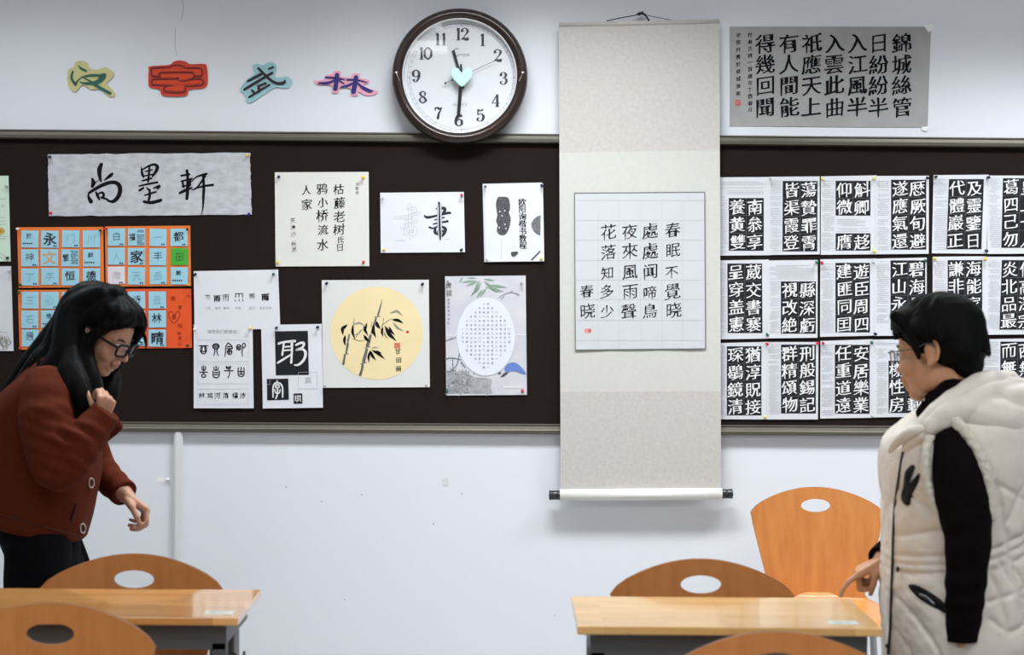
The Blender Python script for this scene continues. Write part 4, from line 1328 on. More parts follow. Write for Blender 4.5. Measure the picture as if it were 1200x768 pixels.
for a, b in ((0, 1), (1, 2), (2, 3), (3, 0)):
    (ax, ay), (bx, by) = cor[a], cor[b]
    for t in range(8):
        sc_.stroke(mb, [(ax + (bx - ax) * t / 8, ay + (by - ay) * t / 8, .45), (ax + (bx - ax) * (t + 1) / 8, ay + (by - ay) * (t + 1) / 8, .45)], k=1)
mb.build('border_line', mat('border_grey', (0.13, 0.135, 0.14), .6), ctr)
mb = MB()
for x in (700.5, 725.3, 750.7, 775.6, 800):
    sc_.rect(mb, x - .15, 235, x + .15, 408, lift=.0005, n=8)
for y in (235, 258.5, 281.5, 305.5, 328.5, 351, 375.5, 399):
    sc_.rect(mb, 674, y - .15, 826, y + .15, lift=.0005, n=8)
mb.build('faint_grid', mat('faint_blue_grey', (0.49, 0.51, 0.53), .8), ctr)
mb = MB()
for ch, x, y, z in (('春', 788.3, 269.7, 17.5), ('眠', 788.5, 293, 17), ('不', 787, 319, 15), ('覺', 788, 341.5, 19), ('晓', 789.5, 363.5, 18.5), ('處', 761.9, 270.5, 18.5), ('處', 762, 294, 19), ('闻', 762.3, 318, 18), ('啼', 761.5, 343, 16), ('鳥', 761.5, 364.5, 17),
                    ('夜', 737.8, 271.5, 17.5), ('來', 738.3, 294, 18.5), ('風', 738.3, 318.5, 18), ('雨', 738.5, 341.5, 18), ('聲', 737, 365, 17.5), ('花', 713, 272, 18), ('落', 713, 295.5, 17.5), ('知', 712, 320, 15), ('多', 711, 341.5, 16), ('少', 711.5, 365, 15), ('春', 687.7, 341.5, 15.5), ('晓', 688.5, 364.5, 18)):
    sc_.glyph(mb, ch, x, y, z * 1.06, wx=.004, wy=-.014, slant=.14, wob=.014)
for piece in apart(mb):
    piece.build('lettering', INK, ctr)
mb = MB()
sc_.rect(mb, 685, 385, 692.5, 390.5, lift=.0006, n=1)
mb.build('seal', mat('pale_red_seal', S(232, 165, 160), .7), ctr)
mb = MB()
sc_.line(mb, '小園', 688.7, 387.7, 4.2, lift=.001)
mb.build('seal_lettering', mat('seal_red_line', S(205, 80, 75), .7), ctr)
a, b = P(656, 580.5, YS), P(846, 579, YS)
mb = MB()
mb.tube([a, b], .0205, 24, curve=False)
mb.build('bottom_roller', mat('roller_paper', S(238, 237, 232), .7, var=.04, vscale=30), sr)
KN = mat('black_lacquer', (0.008, 0.008, 0.012), .25, var=.6, vscale=60, color2=(0.05, 0.05, 0.06))
for e, d in ((a, -1), (b, 1)):
    ax = (b - a).normalized() * d
    MB().lathe(e, ax, [(.0165, -.004), (.0175, .0), (.0175, .004), (.0165, .006), (.0165, .030), (.0178, .032), (.0178, .036), (.012, .038), (.001, .0385)], 20).build('roller_knob', KN, sr)
mb = MB()
mb.tube([P(711, 24.5, YS - .008), P(730, 20.5, YS - .006), P(750, 16.8, -.022)], .0019, 6, curve=False)
mb.tube([P(786, 23.5, YS - .008), P(768, 20.0, YS - .006), P(752, 16.8, -.022)], .0012, 6, curve=False)
mb.tube([P(748, 17.5, -.024), P(753, 15.5, -.03), P(757, 19, -.03), P(760.5, 24.0, YS - .006)], .0032, 7)
mb.tube([P(746, 17.5, -.020), P(750, 14.7, -.026), P(757, 17.2, -.022)], .0022, 7)
mb.build('cord', mat('black_cord', (0.01, 0.01, 0.012), .8), sr)
mb = MB()
c = P(752, 16.2, 0)
mb.lathe(c, (0, -1, 0), [(.0018, 0), (.0018, .034), (.004, .035), (.004, .037), (.001, .0375)], 10)
o = mb.build('wall_nail', mat('dark_steel', (0.1, 0.1, 0.1), .4, metal=.9))
tag(o, 'dark nail in the wall carrying the cord of the hanging scroll', 'nail')

# ------------------------------------------------------------------ wall clock
YC = -0.040
cc = P(539, 90.3, YC)
ck = empty('wall_clock', cc, 'large round wall clock with brown rim, white dial and a mint heart at its centre', 'clock')
WOOD = mat('dark_walnut', S(50, 30, 23), .3, var=.55, vscale=14, stretch=(1, 1, 1), coat=.3, detail=6)
R0 = .2365
mb = MB()
mb.lathe(cc, (0, -1, 0), [(.15, .0), (R0 - .012, .0), (R0 - .002, .008), (R0, .018), (R0 - .004, .034), (R0 - .014, .044), (R0 - .024, .046), (R0 - .031, .041), (R0 - .035, .036), (R0 - .038, .036), (R0 - .038, .012), (.15, .010)], 96, cap=False)
mb.build('wooden_rim', WOOD, ck)
mb = MB()
mb.lathe(cc, (0, -1, 0), [(R0 - .0375, .037), (R0 - .037, .0385), (R0 - .040, .0385), (R0 - .043, .030), (R0 - .0435, .014)], 96, cap=False)
mb.build('inner_bezel', mat('pale_bezel', (0.72, 0.73, 0.75), .25, metal=.2), ck)
mb = MB()
mb.lathe(cc, (0, -1, 0), [(R0 - .043, .0115), (R0 - .043, .0135)], 96, smooth=False)
mb.build('dial', mat('dial_white', (0.77, 0.785, 0.82), .5), ck)
mb = MB()
mb.box((cc.x - .06, YC - .001, cc.z - .06), (cc.x + .06, 0.0, cc.z + .1))
mb.build('hanging_block', mat('back_plastic', (0.05, 0.05, 0.05), .6), ck)
dl_ = Sheet.__new__(Sheet)
dl_.Y, dl_.amp, dl_.x0, dl_.x1, dl_.y0, dl_.y1, dl_.obj = YC - .0137, 0, 460, 620, 10, 170, ck
# numerals drawn as thick and thin strokes on a grid 10 wide, 14 high
NUM = {'0': [[(5, 0.5, 1), (1.4, 3.5, 1), (1.0, 7, 1), (1.4, 10.5, 1), (5, 13.5, 1)], [(5, .5, 1), (8.6, 3.5, 1), (9, 7, 1), (8.6, 10.5, 1), (5, 13.5, 1)]],
       '1': [[(5, .4, 1), (5, 13.4, 1)], [(2.6, 13.5, .9), (7.4, 13.5, .9)], [(2.4, 2.4, .8), (4.4, 1.4, .8), (5, .4, .8)]],
       '2': [[(1.6, 4.2, 1.1), (1.6, 2.2, .8), (4.6, .5, .9), (8.0, 2.0, 1), (8.2, 4.6, 1), (5.6, 8.2, .6), (1.0, 13.0, .5)], [(1.0, 12.6, 1.4), (4.0, 12.0, 2.2), (7.4, 13.2, 2.0), (9.2, 10.8, .8)], [(1.9, 3.6, 1.5), (2.2, 4.4, 1.5)]],
       '3': [[(1.6, 3.6, 1.0), (2.6, 1.0, .8), (5.4, .5, .9), (7.8, 2.2, 1.05), (7.4, 5.2, 1), (4.2, 6.5, .7)], [(4.2, 6.5, .7), (7.8, 7.4, 1), (8.6, 10.2, 1.1), (6.6, 13, .9), (3.4, 13.5, .8), (1.2, 11.6, .8)], [(1.9, 3.3, 1.5), (2.2, 4.0, 1.5)], [(1.7, 10.4, 1.5), (2.0, 11.2, 1.5)]],
       '4': [[(6.8, .4, 1), (6.8, 13.4, 1)], [(6.6, .4, .5), (.6, 9.6, .5)], [(.4, 9.7, .9), (9.6, 9.7, .9)], [(4.6, 13.5, .9), (9.0, 13.5, .9)]],
       '5': [[(1.9, 1.2, 1.6), (5, 2.2, 1.4), (8.2, .9, 1.2)], [(1.9, .8, .5), (1.9, 6.8, .5)], [(1.9, 6.8, .6), (5.2, 5.4, .9), (8.4, 7.4, 1.1), (8.4, 11, 1.1), (5.6, 13.5, .9), (2, 13.0, .8), (1.3, 11.2, .8)], [(1.8, 10.2, 1.5), (2.2, 11, 1.5)]],
       '6': [[(8.4, 2.6, 1), (6.0, .5, .8), (3.0, 2.6, 1), (1.2, 7.2, 1.1), (1.8, 11.4, 1.1), (5, 13.5, .9)], [(1.6, 8.6, .6), (4.6, 6.0, .8), (8.2, 7.4, 1.1), (8.4, 11.4, 1.1), (5, 13.5, .9)], [(7.7, 2.4, 1.4), (7.9, 3.2, 1.4)]],
       '7': [[(1.0, 1.4, 1.2), (3.6, .8, 1.9), (6.6, 2.2, 1.6), (9.2, .8, .8)], [(9.2, .8, .5), (5.6, 7, .9), (4.2, 13.2, 1.2)], [(1.0, .6, .5), (.9, 4.2, .5)]],
       '8': [[(5, .5, .9), (2.0, 2.2, 1), (2.6, 5, 1.1), (7.2, 8, 1.2), (8.4, 11, 1), (5, 13.5, .9)], [(5, .5, .9), (7.6, 2.2, .8), (7.0, 5.2, .6), (2.6, 7.6, .7), (1.2, 10.8, .9), (5, 13.5, .9)]],
       '9': [[(1.6, 11.4, 1), (4.0, 13.5, .8), (7.0, 11.4, 1), (8.8, 6.8, 1.1), (8.2, 2.6, 1.1), (5, .5, .9)], [(8.4, 5.4, .6), (5.4, 8.0, .8), (1.8, 6.6, 1.1), (1.6, 2.6, 1.1), (5, .5, .9)], [(2.1, 10.8, 1.4), (2.3, 11.6, 1.4)]]}
mb = MB()
for t, x, y in (('12', 541, 40), ('1', 565.7, 46.7), ('2', 583.3, 65), ('3', 590, 92), ('4', 581, 118), ('5', 563, 135), ('6', 537.7, 141), ('7', 513.8, 133), ('8', 495.6, 114), ('9', 487.6, 89), ('10', 497.8, 62.6), ('11', 516.7, 46)):
    hh = 15.0 / 14
    wd = .95
    adv = 7.8 * wd
    x0 = x - adv * (len(t) - 1) / 2
    for i, ch in enumerate(t):
        for st in NUM[ch]:
            dl_.stroke(mb, [(x0 + adv * i + (a - 5) * wd, y + (b - 7) * hh, r) for a, b, r in st], lift=.0006, nib=(.42, 1.4), k=6)
mb.build('numerals', mat('numeral_black', (0.03, 0.032, 0.045), .5), ck)
mb = MB()
for i in range(60):
    t = 2 * math.pi * i / 60
    c_, s_ = math.cos(t), math.sin(t)
    r1 = 63.2 if i % 5 else 62.0
    dl_.stroke(mb, [(541 + 60.4 * c_, 91 + 60.4 * s_, .22 if i % 5 else .55), (541 + r1 * c_, 91 + r1 * s_, .22 if i % 5 else .55)], lift=.0006, k=1)
    for rr in (60.4, 63.4):
        t2 = t + 2 * math.pi / 60
        dl_.stroke(mb, [(541 + rr * c_, 91 + rr * s_, .18), (541 + rr * math.cos(t2), 91 + rr * math.sin(t2), .18)], lift=.0006, k=1)
mb.build('minute_track', mat('track_grey', (0.36, 0.38, 0.41), .6), ck)
mb = MB()
dl_.line(mb, 'Compas', 541, 63.5, 6.2, lift=.0006, slant=.25, sx=.9)
dl_.stroke(mb, [(537.5, 57.5, .5), (534, 57, .5), (531.5, 60.5, .6), (532.5, 64.5, .6), (536, 65.5, .5)], lift=.0006)
dl_.line(mb, 'QUARTZ', 538.8, 122.7, 4.2, lift=.0006)
mb.build('dial_lettering', mat('lettering_grey', (0.30, 0.31, 0.34), .6), ck)
HAND = mat('hand_black', (0.014, 0.014, 0.02), .35)


def hand(name, pts, yy, m_=HAND, th=.0012):
    mb = MB()
    f = [P(x, y, YC - yy) for x, y in pts]
    mb.hexa(f[::-1], [v - Vector((0, th, 0)) for v in f][::-1]) if len(f) == 4 else None
    return mb


mb = hand('h', [(529.4, 59.5), (532.6, 58.5), (538.8, 80), (535.8, 81)], .019)
h2 = [P(x, y, YC - .019) for x, y in ((535.8, 81), (538.8, 80), (543, 90), (539, 92))]
mb.hexa(h2[::-1], [v - Vector((0, .0012, 0)) for v in h2][::-1])
mb.hexa([P(x, y, YC - .019) for x, y in ((541, 98), (543.6, 97.5), (544, 104), (541.4, 104.6))][::-1], [P(x, y, YC - .0202) for x, y in ((541, 98), (543.6, 97.5), (544, 104), (541.4, 104.6))][::-1])
mb.build('hour_hand', HAND, ck)
mb = hand('m', [(538.6, 90), (542.8, 90), (539, 137), (535.2, 140)], .022)
mb.hexa([P(x, y, YC - .022) for x, y in ((539, 75.5), (541.3, 75), (542.4, 92), (539.8, 92))][::-1], [P(x, y, YC - .0232) for x, y in ((539, 75.5), (541.3, 75), (542.4, 92), (539.8, 92))][::-1])
mb.build('minute_hand', HAND, ck)
mb = MB()
mb.tube([P(522, 97.7, YC - .026), P(579, 71.7, YC - .026)], .0009, 6, curve=False)
mb.lathe(P(522, 97.7, YC - .0265), (0, -1, 0), [(.0042, 0), (.0042, .0015), (.001, .0016)], 12)
mb.lathe(P(530, 94, YC - .0265), (0, -1, 0), [(.0036, 0), (.0036, .0015), (.001, .0016)], 12)
mb.build('second_hand', HAND, ck)
mb = MB()
mb.lathe(P(541, 91, YC - .0135), (0, -1, 0), [(.005, 0), (.005, .015), (.001, .0152)], 12)
mb.build('hand_axle', HAND, ck)


def schlick(nt, f0=.045):
    """how much thin glass mirrors, the same from both of its sides"""
    lw = nt.nodes.new('ShaderNodeLayerWeight')
    lw.inputs['Blend'].default_value = .5
    pw = nt.nodes.new('ShaderNodeMath')
    pw.operation = 'POWER'
    pw.inputs[1].default_value = 5
    ma = nt.nodes.new('ShaderNodeMath')
    ma.operation = 'MULTIPLY_ADD'
    ma.inputs[1].default_value = 1 - f0
    ma.inputs[2].default_value = f0
    nt.links.new(lw.outputs['Facing'], pw.inputs[0])
    nt.links.new(pw.outputs[0], ma.inputs[0])
    return ma.outputs[0]


GL = bpy.data.materials.new('clock_glass')
GL.use_nodes = True
nt = GL.node_tree
nt.nodes.clear()
out = nt.nodes.new('ShaderNodeOutputMaterial')
mx = nt.nodes.new('ShaderNodeMixShader')
fr = schlick(nt)
tr = nt.nodes.new('ShaderNodeBsdfTransparent')
gl = nt.nodes.new('ShaderNodeBsdfGlossy')
gl.inputs['Roughness'].default_value = 0.0
nt.links.new(fr, mx.inputs[0])
nt.links.new(tr.outputs[0], mx.inputs[1])
nt.links.new(gl.outputs[0], mx.inputs[2])
nt.links.new(mx.outputs[0], out.inputs[0])
mb = MB()
mb.lathe(cc, (0, -1, 0), [(R0 - .0395, .0335), (R0 - .0395, .0355), (.001, .0355)], 64, smooth=False)
mb.build('glass', GL, ck)
CHR = mat('chrome', (0.7, 0.7, 0.72), .15, metal=1.0)
for px in (464.5, 612.5):
    mb = MB()
    q = P(px, 85, YC - .044)
    mb.ball(q, (.007, .003, .004))
    mb.tube([q + Vector((0, -.002, -.002)), q + Vector((.004 if px < 500 else -.004, -.003, -.012)), q + Vector((.012 if px < 500 else -.012, -.002, -.030))], .0015, 6)
    mb.build('hinge_clip', CHR, ck)
# mint heart stuck on the glass
pts = sample([(541, 85), (537, 80.3), (531.5, 80), (528.8, 84), (529.3, 89), (533, 94.5), (541, 101.5), (549, 95), (552.8, 89.5), (553.2, 84), (550, 80), (545, 80.3)], 4, True)
pts = [p for p in pts]
f = [P(p[0], p[1], YC - .0450) for p in pts]
g = [P(p[0], p[1], YC - .0357) for p in pts]
ctr_ = sum(f, Vector()) / len(f)
f2 = [ctr_ + (v - ctr_) * .86 + Vector((0, -.002, 0)) for v in f]
mb = MB()
mb.rings([g, f, f2][::-1], 0, smooth=False)
o = mb.build('foam_heart', mat('mint_foam', S(196, 240, 222), .7))
tag(o, 'mint green foam heart stuck over the centre of the wall clock', 'heart')
# ------------------------------------------------------------------ desks and chairs
def wood(name, c1, c2, c3, scale, rough, blocks=False, spec=.5, coat=0.0):
    m = bpy.data.materials.new(name)
    m.use_nodes = True
    nt = m.node_tree
    b = nt.nodes['Principled BSDF']
    b.inputs['Roughness'].default_value = rough
    b.inputs['Specular IOR Level'].default_value = spec
    b.inputs['Coat Weight'].default_value = coat
    b.inputs['Coat Roughness'].default_value = .08
    tc = nt.nodes.new('ShaderNodeTexCoord')
    mp = nt.nodes.new('ShaderNodeMapping')
    mp.inputs['Scale'].default_value = scale
    nt.links.new(tc.outputs['Object'], mp.inputs['Vector'])
    n = nt.nodes.new('ShaderNodeTexNoise')
    n.inputs['Scale'].default_value = 4
    n.inputs['Detail'].default_value = 7
    n.inputs['Roughness'].default_value = .6
    nt.links.new(mp.outputs[0], n.inputs['Vector'])
    r = nt.nodes.new('ShaderNodeValToRGB')
    r.color_ramp.elements[0].position, r.color_ramp.elements[1].position = .3, .72
    r.color_ramp.elements[0].color = (*c2, 1)
    r.color_ramp.elements[1].color = (*c1, 1)
    nt.links.new(n.outputs['Fac'], r.inputs['Fac'])
    src = r.outputs['Color']
    if blocks:
        bt = nt.nodes.new('ShaderNodeTexBrick')
        bt.inputs['Color1'].default_value = (1.12, 1.1, 1.05, 1)
        bt.inputs['Color2'].default_value = (*c3, 1)
        bt.inputs['Mortar'].default_value = (.8, .74, .66, 1)
        bt.inputs['Mortar Size'].default_value = .0006
        bt.inputs['Scale'].default_value = 1.0
        bt.inputs['Brick Width'].default_value = .26
        bt.inputs['Row Height'].default_value = .042
        nt.links.new(tc.outputs['Object'], bt.inputs['Vector'])
        mu = nt.nodes.new('ShaderNodeMix')
        mu.data_type = 'RGBA'
        mu.blend_type = 'MULTIPLY'
        mu.inputs['Factor'].default_value = 1
        nt.links.new(src, mu.inputs['A'])
        nt.links.new(bt.outputs['Color'], mu.inputs['B'])
        src = mu.outputs['Result']
    nt.links.new(src, b.inputs['Base Color'])
    return m


PLY = wood('beech_plywood', S(206, 136, 70), S(188, 116, 54), None, (9, 9, 1.0), .4, coat=.2)
PLYE = wood('plywood_edge', S(150, 95, 50), S(110, 66, 34), None, (3, 3, 60), .5)
DTOP = wood('laminated_desk_wood', S(232, 190, 126), S(222, 174, 108), (.92, .86, .78), (1.2, 12, 12), .22, True, coat=.5)
DTOP2 = wood('amber_desk_wood', S(240, 186, 118), S(222, 160, 92), (.84, .76, .64), (1.2, 12, 12), .2, True, coat=.9)
GREY = mat('grey_powder_steel', S(84, 86, 88), .45, metal=.1)
DARKG = mat('dark_powder_steel', S(52, 54, 56), .5)
TUBE = mat('silver_tube', S(165, 168, 170), .35, metal=.7)
RUBBER = mat('black_rubber', (0.015, 0.015, 0.015), .7)


def make_chair(label):
    t = empty('school_chair', (0, 0, 0), label, 'chair', 'beech school chairs')
    # shell section: back from top down to the bend, then the seat towards -y; (s, y, z) with half width per station
    th = .011
    def half(z):         # half width of the back at height z
        return np.interp(z, [.45, .50, .60, .70, .752], [.150, .160, .186, .211, .220])
    def backy(x, z):
        return .20 - .055 * (z - .46) / .36 * -1 + .10 * (x / .22) ** 2 * -.30
    top = lambda x: .752 + .068 * (1 - (abs(x) / .2205) ** 2.0) if abs(x) < .2205 else .752
    mb = MB()
    # outline of the back, with the oval grip hole: strips between the outer and the hole's rings
    nA = 72
    hc, ha, hb = .760, .0485, .0215
    out_ = []
    for i in range(nA):
        a = 2 * math.pi * i / nA
        dx, dz = math.cos(a), math.sin(a)
        lo_, hi_ = 0.0, 1.0
        for _ in range(40):
            md = (lo_ + hi_) / 2
            x, z = dx * md, hc + dz * md
            zc = min(max(z, .45), .752)
            r = .018
            ins = z > .452 and z < top(x) and abs(x) < half(zc)
            if ins and z > .71:       # rounded shoulders
                ex, ez = abs(x) - (.220 - r), z - (.752 - r)
                if ex > 0 and ez > 0 and ex * ex + ez * ez > r * r:
                    ins = False
            lo_, hi_ = (md, hi_) if ins else (lo_, md)
        out_.append((dx * lo_, hc + dz * lo_))
    hole = [(ha * math.cos(2 * math.pi * i / nA) * 1.0, hc + hb * math.sin(2 * math.pi * i / nA)) for i in range(nA)]
    steps = (0, .12, .3, .5, .7, .88, 1)
    def ring(t_, off):
        res = []
        for (ox, oz), (hx, hz) in zip(out_, hole):
            x, z = hx + (ox - hx) * t_, hz + (oz - hz) * t_
            res.append(Vector((x, backy(x, z) + off, z)))
        return res
    fr_, bk_ = [ring(q, -th / 2) for q in steps], [ring(q, th / 2) for q in steps]
    mb.rings(fr_, 0, True, cap=False)
    mb.rings(bk_[::-1], 0, True, cap=False)
    mb.rings([fr_[-1], bk_[-1]], 1, False, cap=False)
    mb.rings([bk_[0], fr_[0]], 1, False, cap=False)
    mb.build('backrest', [PLY, PLYE], t)
    mb = MB()
    rs = []
    for (y, z, hw) in ((.197, .475, .152), (.192, .458, .155), (.178, .446, .165), (.150, .441, .180), (.05, .438, .200), (-.08, .440, .208), (-.17, .440, .205), (-.205, .434, .196), (-.222, .420, .185)):
        a, b = [], []
        for i in range(13):
            u = -1 + i / 6
            x = hw * u
            zz = z + .012 * u * u
            a.append(Vector((x, y, zz + th / 2)))
            b.append(Vector((x, y + (.006 if z > .445 and y > .17 else 0), zz - th / 2)))
        rs.append(a + b[::-1])
    mb.rings(rs, 0, True)
    mb.build('seat', PLY, t)
    for sx in (-1, 1):
        for fy, ty in ((-.20, -.13), (.21, .12)):
            mb = MB()
            mb.tube([(sx * .165, ty, .418), (sx * .185, (ty + fy) / 2 + fy * .05, .25), (sx * .20, fy, .012)], .0115, 10)
            l = mb.build('leg', TUBE, t)
            MB().lathe((sx * .20, fy, 0), (0, 0, 1), [(.012, 0), (.0145, .002), (.0145, .022), (.011, .026)], 12).build('foot_cap', RUBBER, l)
        mb = MB()
        mb.tube([(sx * .165, -.15, .420), (sx * .165, .05, .420), (sx * .150, .185, .424), (sx * .128, .222, .47), (sx * .125, .232, .56)], .010, 10)
        mb.build('side_rail', TUBE, t)
    mb = MB()
    mb.tube([(-.165, .0, .414), (.165, .0, .414)], .009, 10, curve=False)
    mb.build('cross_bar', TUBE, t)
    return t


def copy_tree(o, parent=None):
    c = o.copy()
    C.objects.link(c)
    if parent is not None:
        c.parent = parent
    for ch in list(o.children):
        copy_tree(ch, c)
    return c


# distances of the backrests' tops from the camera fix where each chair stands
CH = [(-.902, 4.42, 0, 'beech chair pushed in behind the desk beside the woman in the rust coat'),
      (.455, 4.40, 0, 'beech chair pushed in behind the paler desk under the scroll'),
      (1.005, 6.08, 0, 'whole beech chair against the wall beside the man in the cream vest'),
      (-.925, 3.71, 0, 'chair in front of the amber desk, whose grip hole looks dark'),
      (.500, 3.45, 0, 'chair in front of the paler desk, only its curved top in view')]
proto = None
for x, d, rz, lab in CH:
    if proto is None:
        proto = make_chair(lab)
        o = proto
    else:
        o = copy_tree(proto)
        o['label'] = lab
    o.location = (x, -D + d - .245, 0)
    o.rotation_euler = (0, 0, rz)


def desk(label, x0, x1, yf, yb, top, hook=True):
    zt, th = .76, .0175
    xc = (x0 + x1) / 2
    t = empty('school_desk', (xc, (yf + yb) / 2, 0), label, 'desk', 'school desks')
    # the table top keeps its own local coordinates so that its staves follow it
    mb = MB()
    mb.box((x0, yf, zt - th), (x1, yb, zt), bev=.0025)
    mb.build('table_top', top, t)
    ins = .028
    mb = MB()
    mb.box((x0 + ins, yf + .022, zt - th - .055), (x1 - ins, yf + .026, zt - th))
    mb.build('front_apron', GREY, t)
    mb = MB()
    mb.box((x0 + ins + .04, yf + .05, zt - .150), (x1 - ins - .04, yb - .03, zt - .147)).box((x0 + ins + .04, yf + .05, zt - .147), (x1 - ins - .04, yf + .054, zt - .1))
    mb.box((x0 + ins + .036, yf + .05, zt - .150), (x0 + ins + .04, yb - .03, zt - th)).box((x1 - ins - .04, yf + .05, zt - .150), (x1 - ins - .036, yb - .03, zt - th))
    mb.build('book_tray', DARKG, t)
    for xa in (x0 + ins, x1 - ins - .032):
        mb = MB()
        mb.box((xa, yf + .026, zt - th - .045), (xa + .032, yb - .03, zt - th), bev=.002)
        mb.build('side_beam', GREY, t)
        mb = MB()
        yc = (yf + yb) / 2
        mb.box((xa, yc - .05, .03), (xa + .032, yc + .03, zt - th - .045), bev=.003)
        lg = mb.build('leg', GREY, t)
        mb = MB()
        mb.box((xa - .002, yf + .02, .012), (xa + .034, yb - .02, .034), bev=.003)
        mb.build('foot_bar', GREY, lg)
        for yy in (yf + .04, yb - .04):
            MB().lathe((xa + .016, yy, 0), (0, 0, 1), [(.014, 0), (.014, .012), (.008, .014)], 12).build('foot_pad', RUBBER, lg)
        # gusset at the front corner, as seen under the apron
        mb = MB()
        mb.box((xa, yf + .022, zt - th - .16), (xa + .032, yf + .05, zt - th - .04), bev=.002)
        mb.build('corner_bracket', GREY, t)
    for sx, xa in ((-1, x0 + ins - .004), (1, x1 - ins + .004)):
        mb = MB()
        z = zt - .085
        y = yf + .06
        mb.tube([(xa, y, z), (xa + sx * .010, y, z - .006), (xa + sx * .014, y, z - .02), (xa + sx * .022, y, z - .024), (xa + sx * .028, y, z - .014), (xa + sx * .029, y, z + .002)], .0028, 8)
        mb.build('bag_hook', RUBBER, t)
    return t


d1 = desk('amber wooden desk in front of the woman, its far end out of view', -1.205, -.577, -D + 3.905, -D + 4.275, DTOP2)
d2 = desk('paler wooden desk standing under the hanging scroll beside the man', .140, .776, -D + 3.83, -D + 4.215, DTOP)
for t_, cx, lab in ((d1, -.625, 'seat label'), (d2, .705, 'seat label')):
    mb = MB()
    y0 = -D + (3.945 if t_ is d1 else 3.875)
    x0 = cx - .032
    zz = .7605
    mb.box((x0, y0, .76), (x0 + .062, y0 + .040, zz))
    lb = mb.build('seat_label', mat('label_film', S(214, 222, 214), .3), t_)
    v, f, _n = glyph('座位')
    mb = MB()
    mb.add([(x0 + .010 + a * .020, y0 + .013 + b * .020, zz + .0002) for a, b in v], f)
    mb.build('label_print', mat('label_print_blue', S(150, 160, 175), .5), lb)
# ------------------------------------------------------------------ people
class Blob(MB):
    """overlapping solids fused into one continuous skin"""

    def cone(s, p0, r0, p1, r1, k=6):
        p0, p1 = Vector(p0), Vector(p1)
        pts = [(*(p0.lerp(p1, i / k)), r0 + (r1 - r0) * i / k) for i in range(k + 1)]
        s.tube(pts, 0, 14, curve=False)
        s.ball(p0, r0, 14)
        s.ball(p1, r1, 14)
        return s

    def chain(s, pts):
        """(point, radius) joints, rounded through"""
        q = sample([(*p, r) for p, r in pts], 5) if len(pts) > 2 else [np.array((*p, r)) for p, r in pts]
        s.tube([tuple(a) for a in q], 0, 16, curve=False)
        s.ball(q[0][:3], q[0][3], 14)
        s.ball(q[-1][:3], q[-1][3], 14)
        return s

    def ell(s, c, r, M=None, n=20):
        o = len(s.v)
        s.ball((0, 0, 0), r, n)
        for i in range(o, len(s.v)):
            v = s.v[i] + Vector(c)
            s.v[i] = M @ v if M else v
        return s

    def loft(s, secs, n=32, k=4, pw=2.0):
        """secs: (left point, right point, half depth) - rounded cross-sections along a body"""
        q = sample([(*l, *r, d) for l, r, d in secs], k)
        rs = []
        for a in q:
            L, R_, d = Vector(a[:3]), Vector(a[3:6]), a[6]
            c, h = (L + R_) / 2, (R_ - L) / 2
            ring = []
            for j in range(n):
                th = 2 * math.pi * j / n
                cx, sy = math.cos(th), math.sin(th)
                cx = math.copysign(abs(cx) ** (2 / pw), cx)
                sy = math.copysign(abs(sy) ** (2 / pw), sy)
                ring.append(c + h * cx + Vector((0, d, 0)) * sy)
            rs.append(ring)
        s.rings(rs)
        return s

    def bake(s, voxel, smooth=3, disp=None, fac=.5):
        me = bpy.data.meshes.new('bake')
        me.from_pydata([tuple(v) for v in s.v], [], s.f)
        o = bpy.data.objects.new('bake', me)
        C.objects.link(o)
        r = o.modifiers.new('r', 'REMESH')
        r.mode = 'VOXEL'
        r.voxel_size = voxel
        if smooth:
            sm = o.modifiers.new('s', 'SMOOTH')
            sm.iterations = smooth
            sm.factor = fac
        bpy.context.view_layer.update()
        e = o.evaluated_get(bpy.context.evaluated_depsgraph_get())
        m = e.to_mesh()
        nv = len(m.vertices)
        co = np.empty(nv * 3)
        m.vertices.foreach_get('co', co)
        co = co.reshape(-1, 3)
        no = np.empty(nv * 3)
        m.vertices.foreach_get('normal', no)
        no = no.reshape(-1, 3)
        fs = [tuple(p.vertices) for p in m.polygons]
        e.to_mesh_clear()
        bpy.data.objects.remove(o)
        if disp is not None:
            co = co + no * disp(co, no)[:, None]
        out = MB()
        out.v = [Vector(c) for c in co]
        out.f = fs
        out.m = [0] * len(fs)
        out.sm = [True] * len(fs)
        return out


def nz(co, sx, sy, sz, off=0.0):
    return np.array([noise.noise((p[0] * sx + off, p[1] * sy + off, p[2] * sz)) for p in co])


def surf_of(o):
    """rays through the picture onto a finished garment, to lay trim on its real surface"""
    me = o.data
    vs = [v.co + ORG[o] for v in me.vertices]
    return BVHTree.FromPolygons([tuple(v) for v in vs], [tuple(p.vertices) for p in me.polygons])


def hit(bvh, px, py, lift=.001, fallback=None):
    d = ray(px, py).normalized()
    loc, nor, _i, _d = bvh.ray_cast(CAM, d)
    if loc is None:
        return fallback
    if nor.dot(d) > 0:
        nor = -nor
    return loc + nor * lift


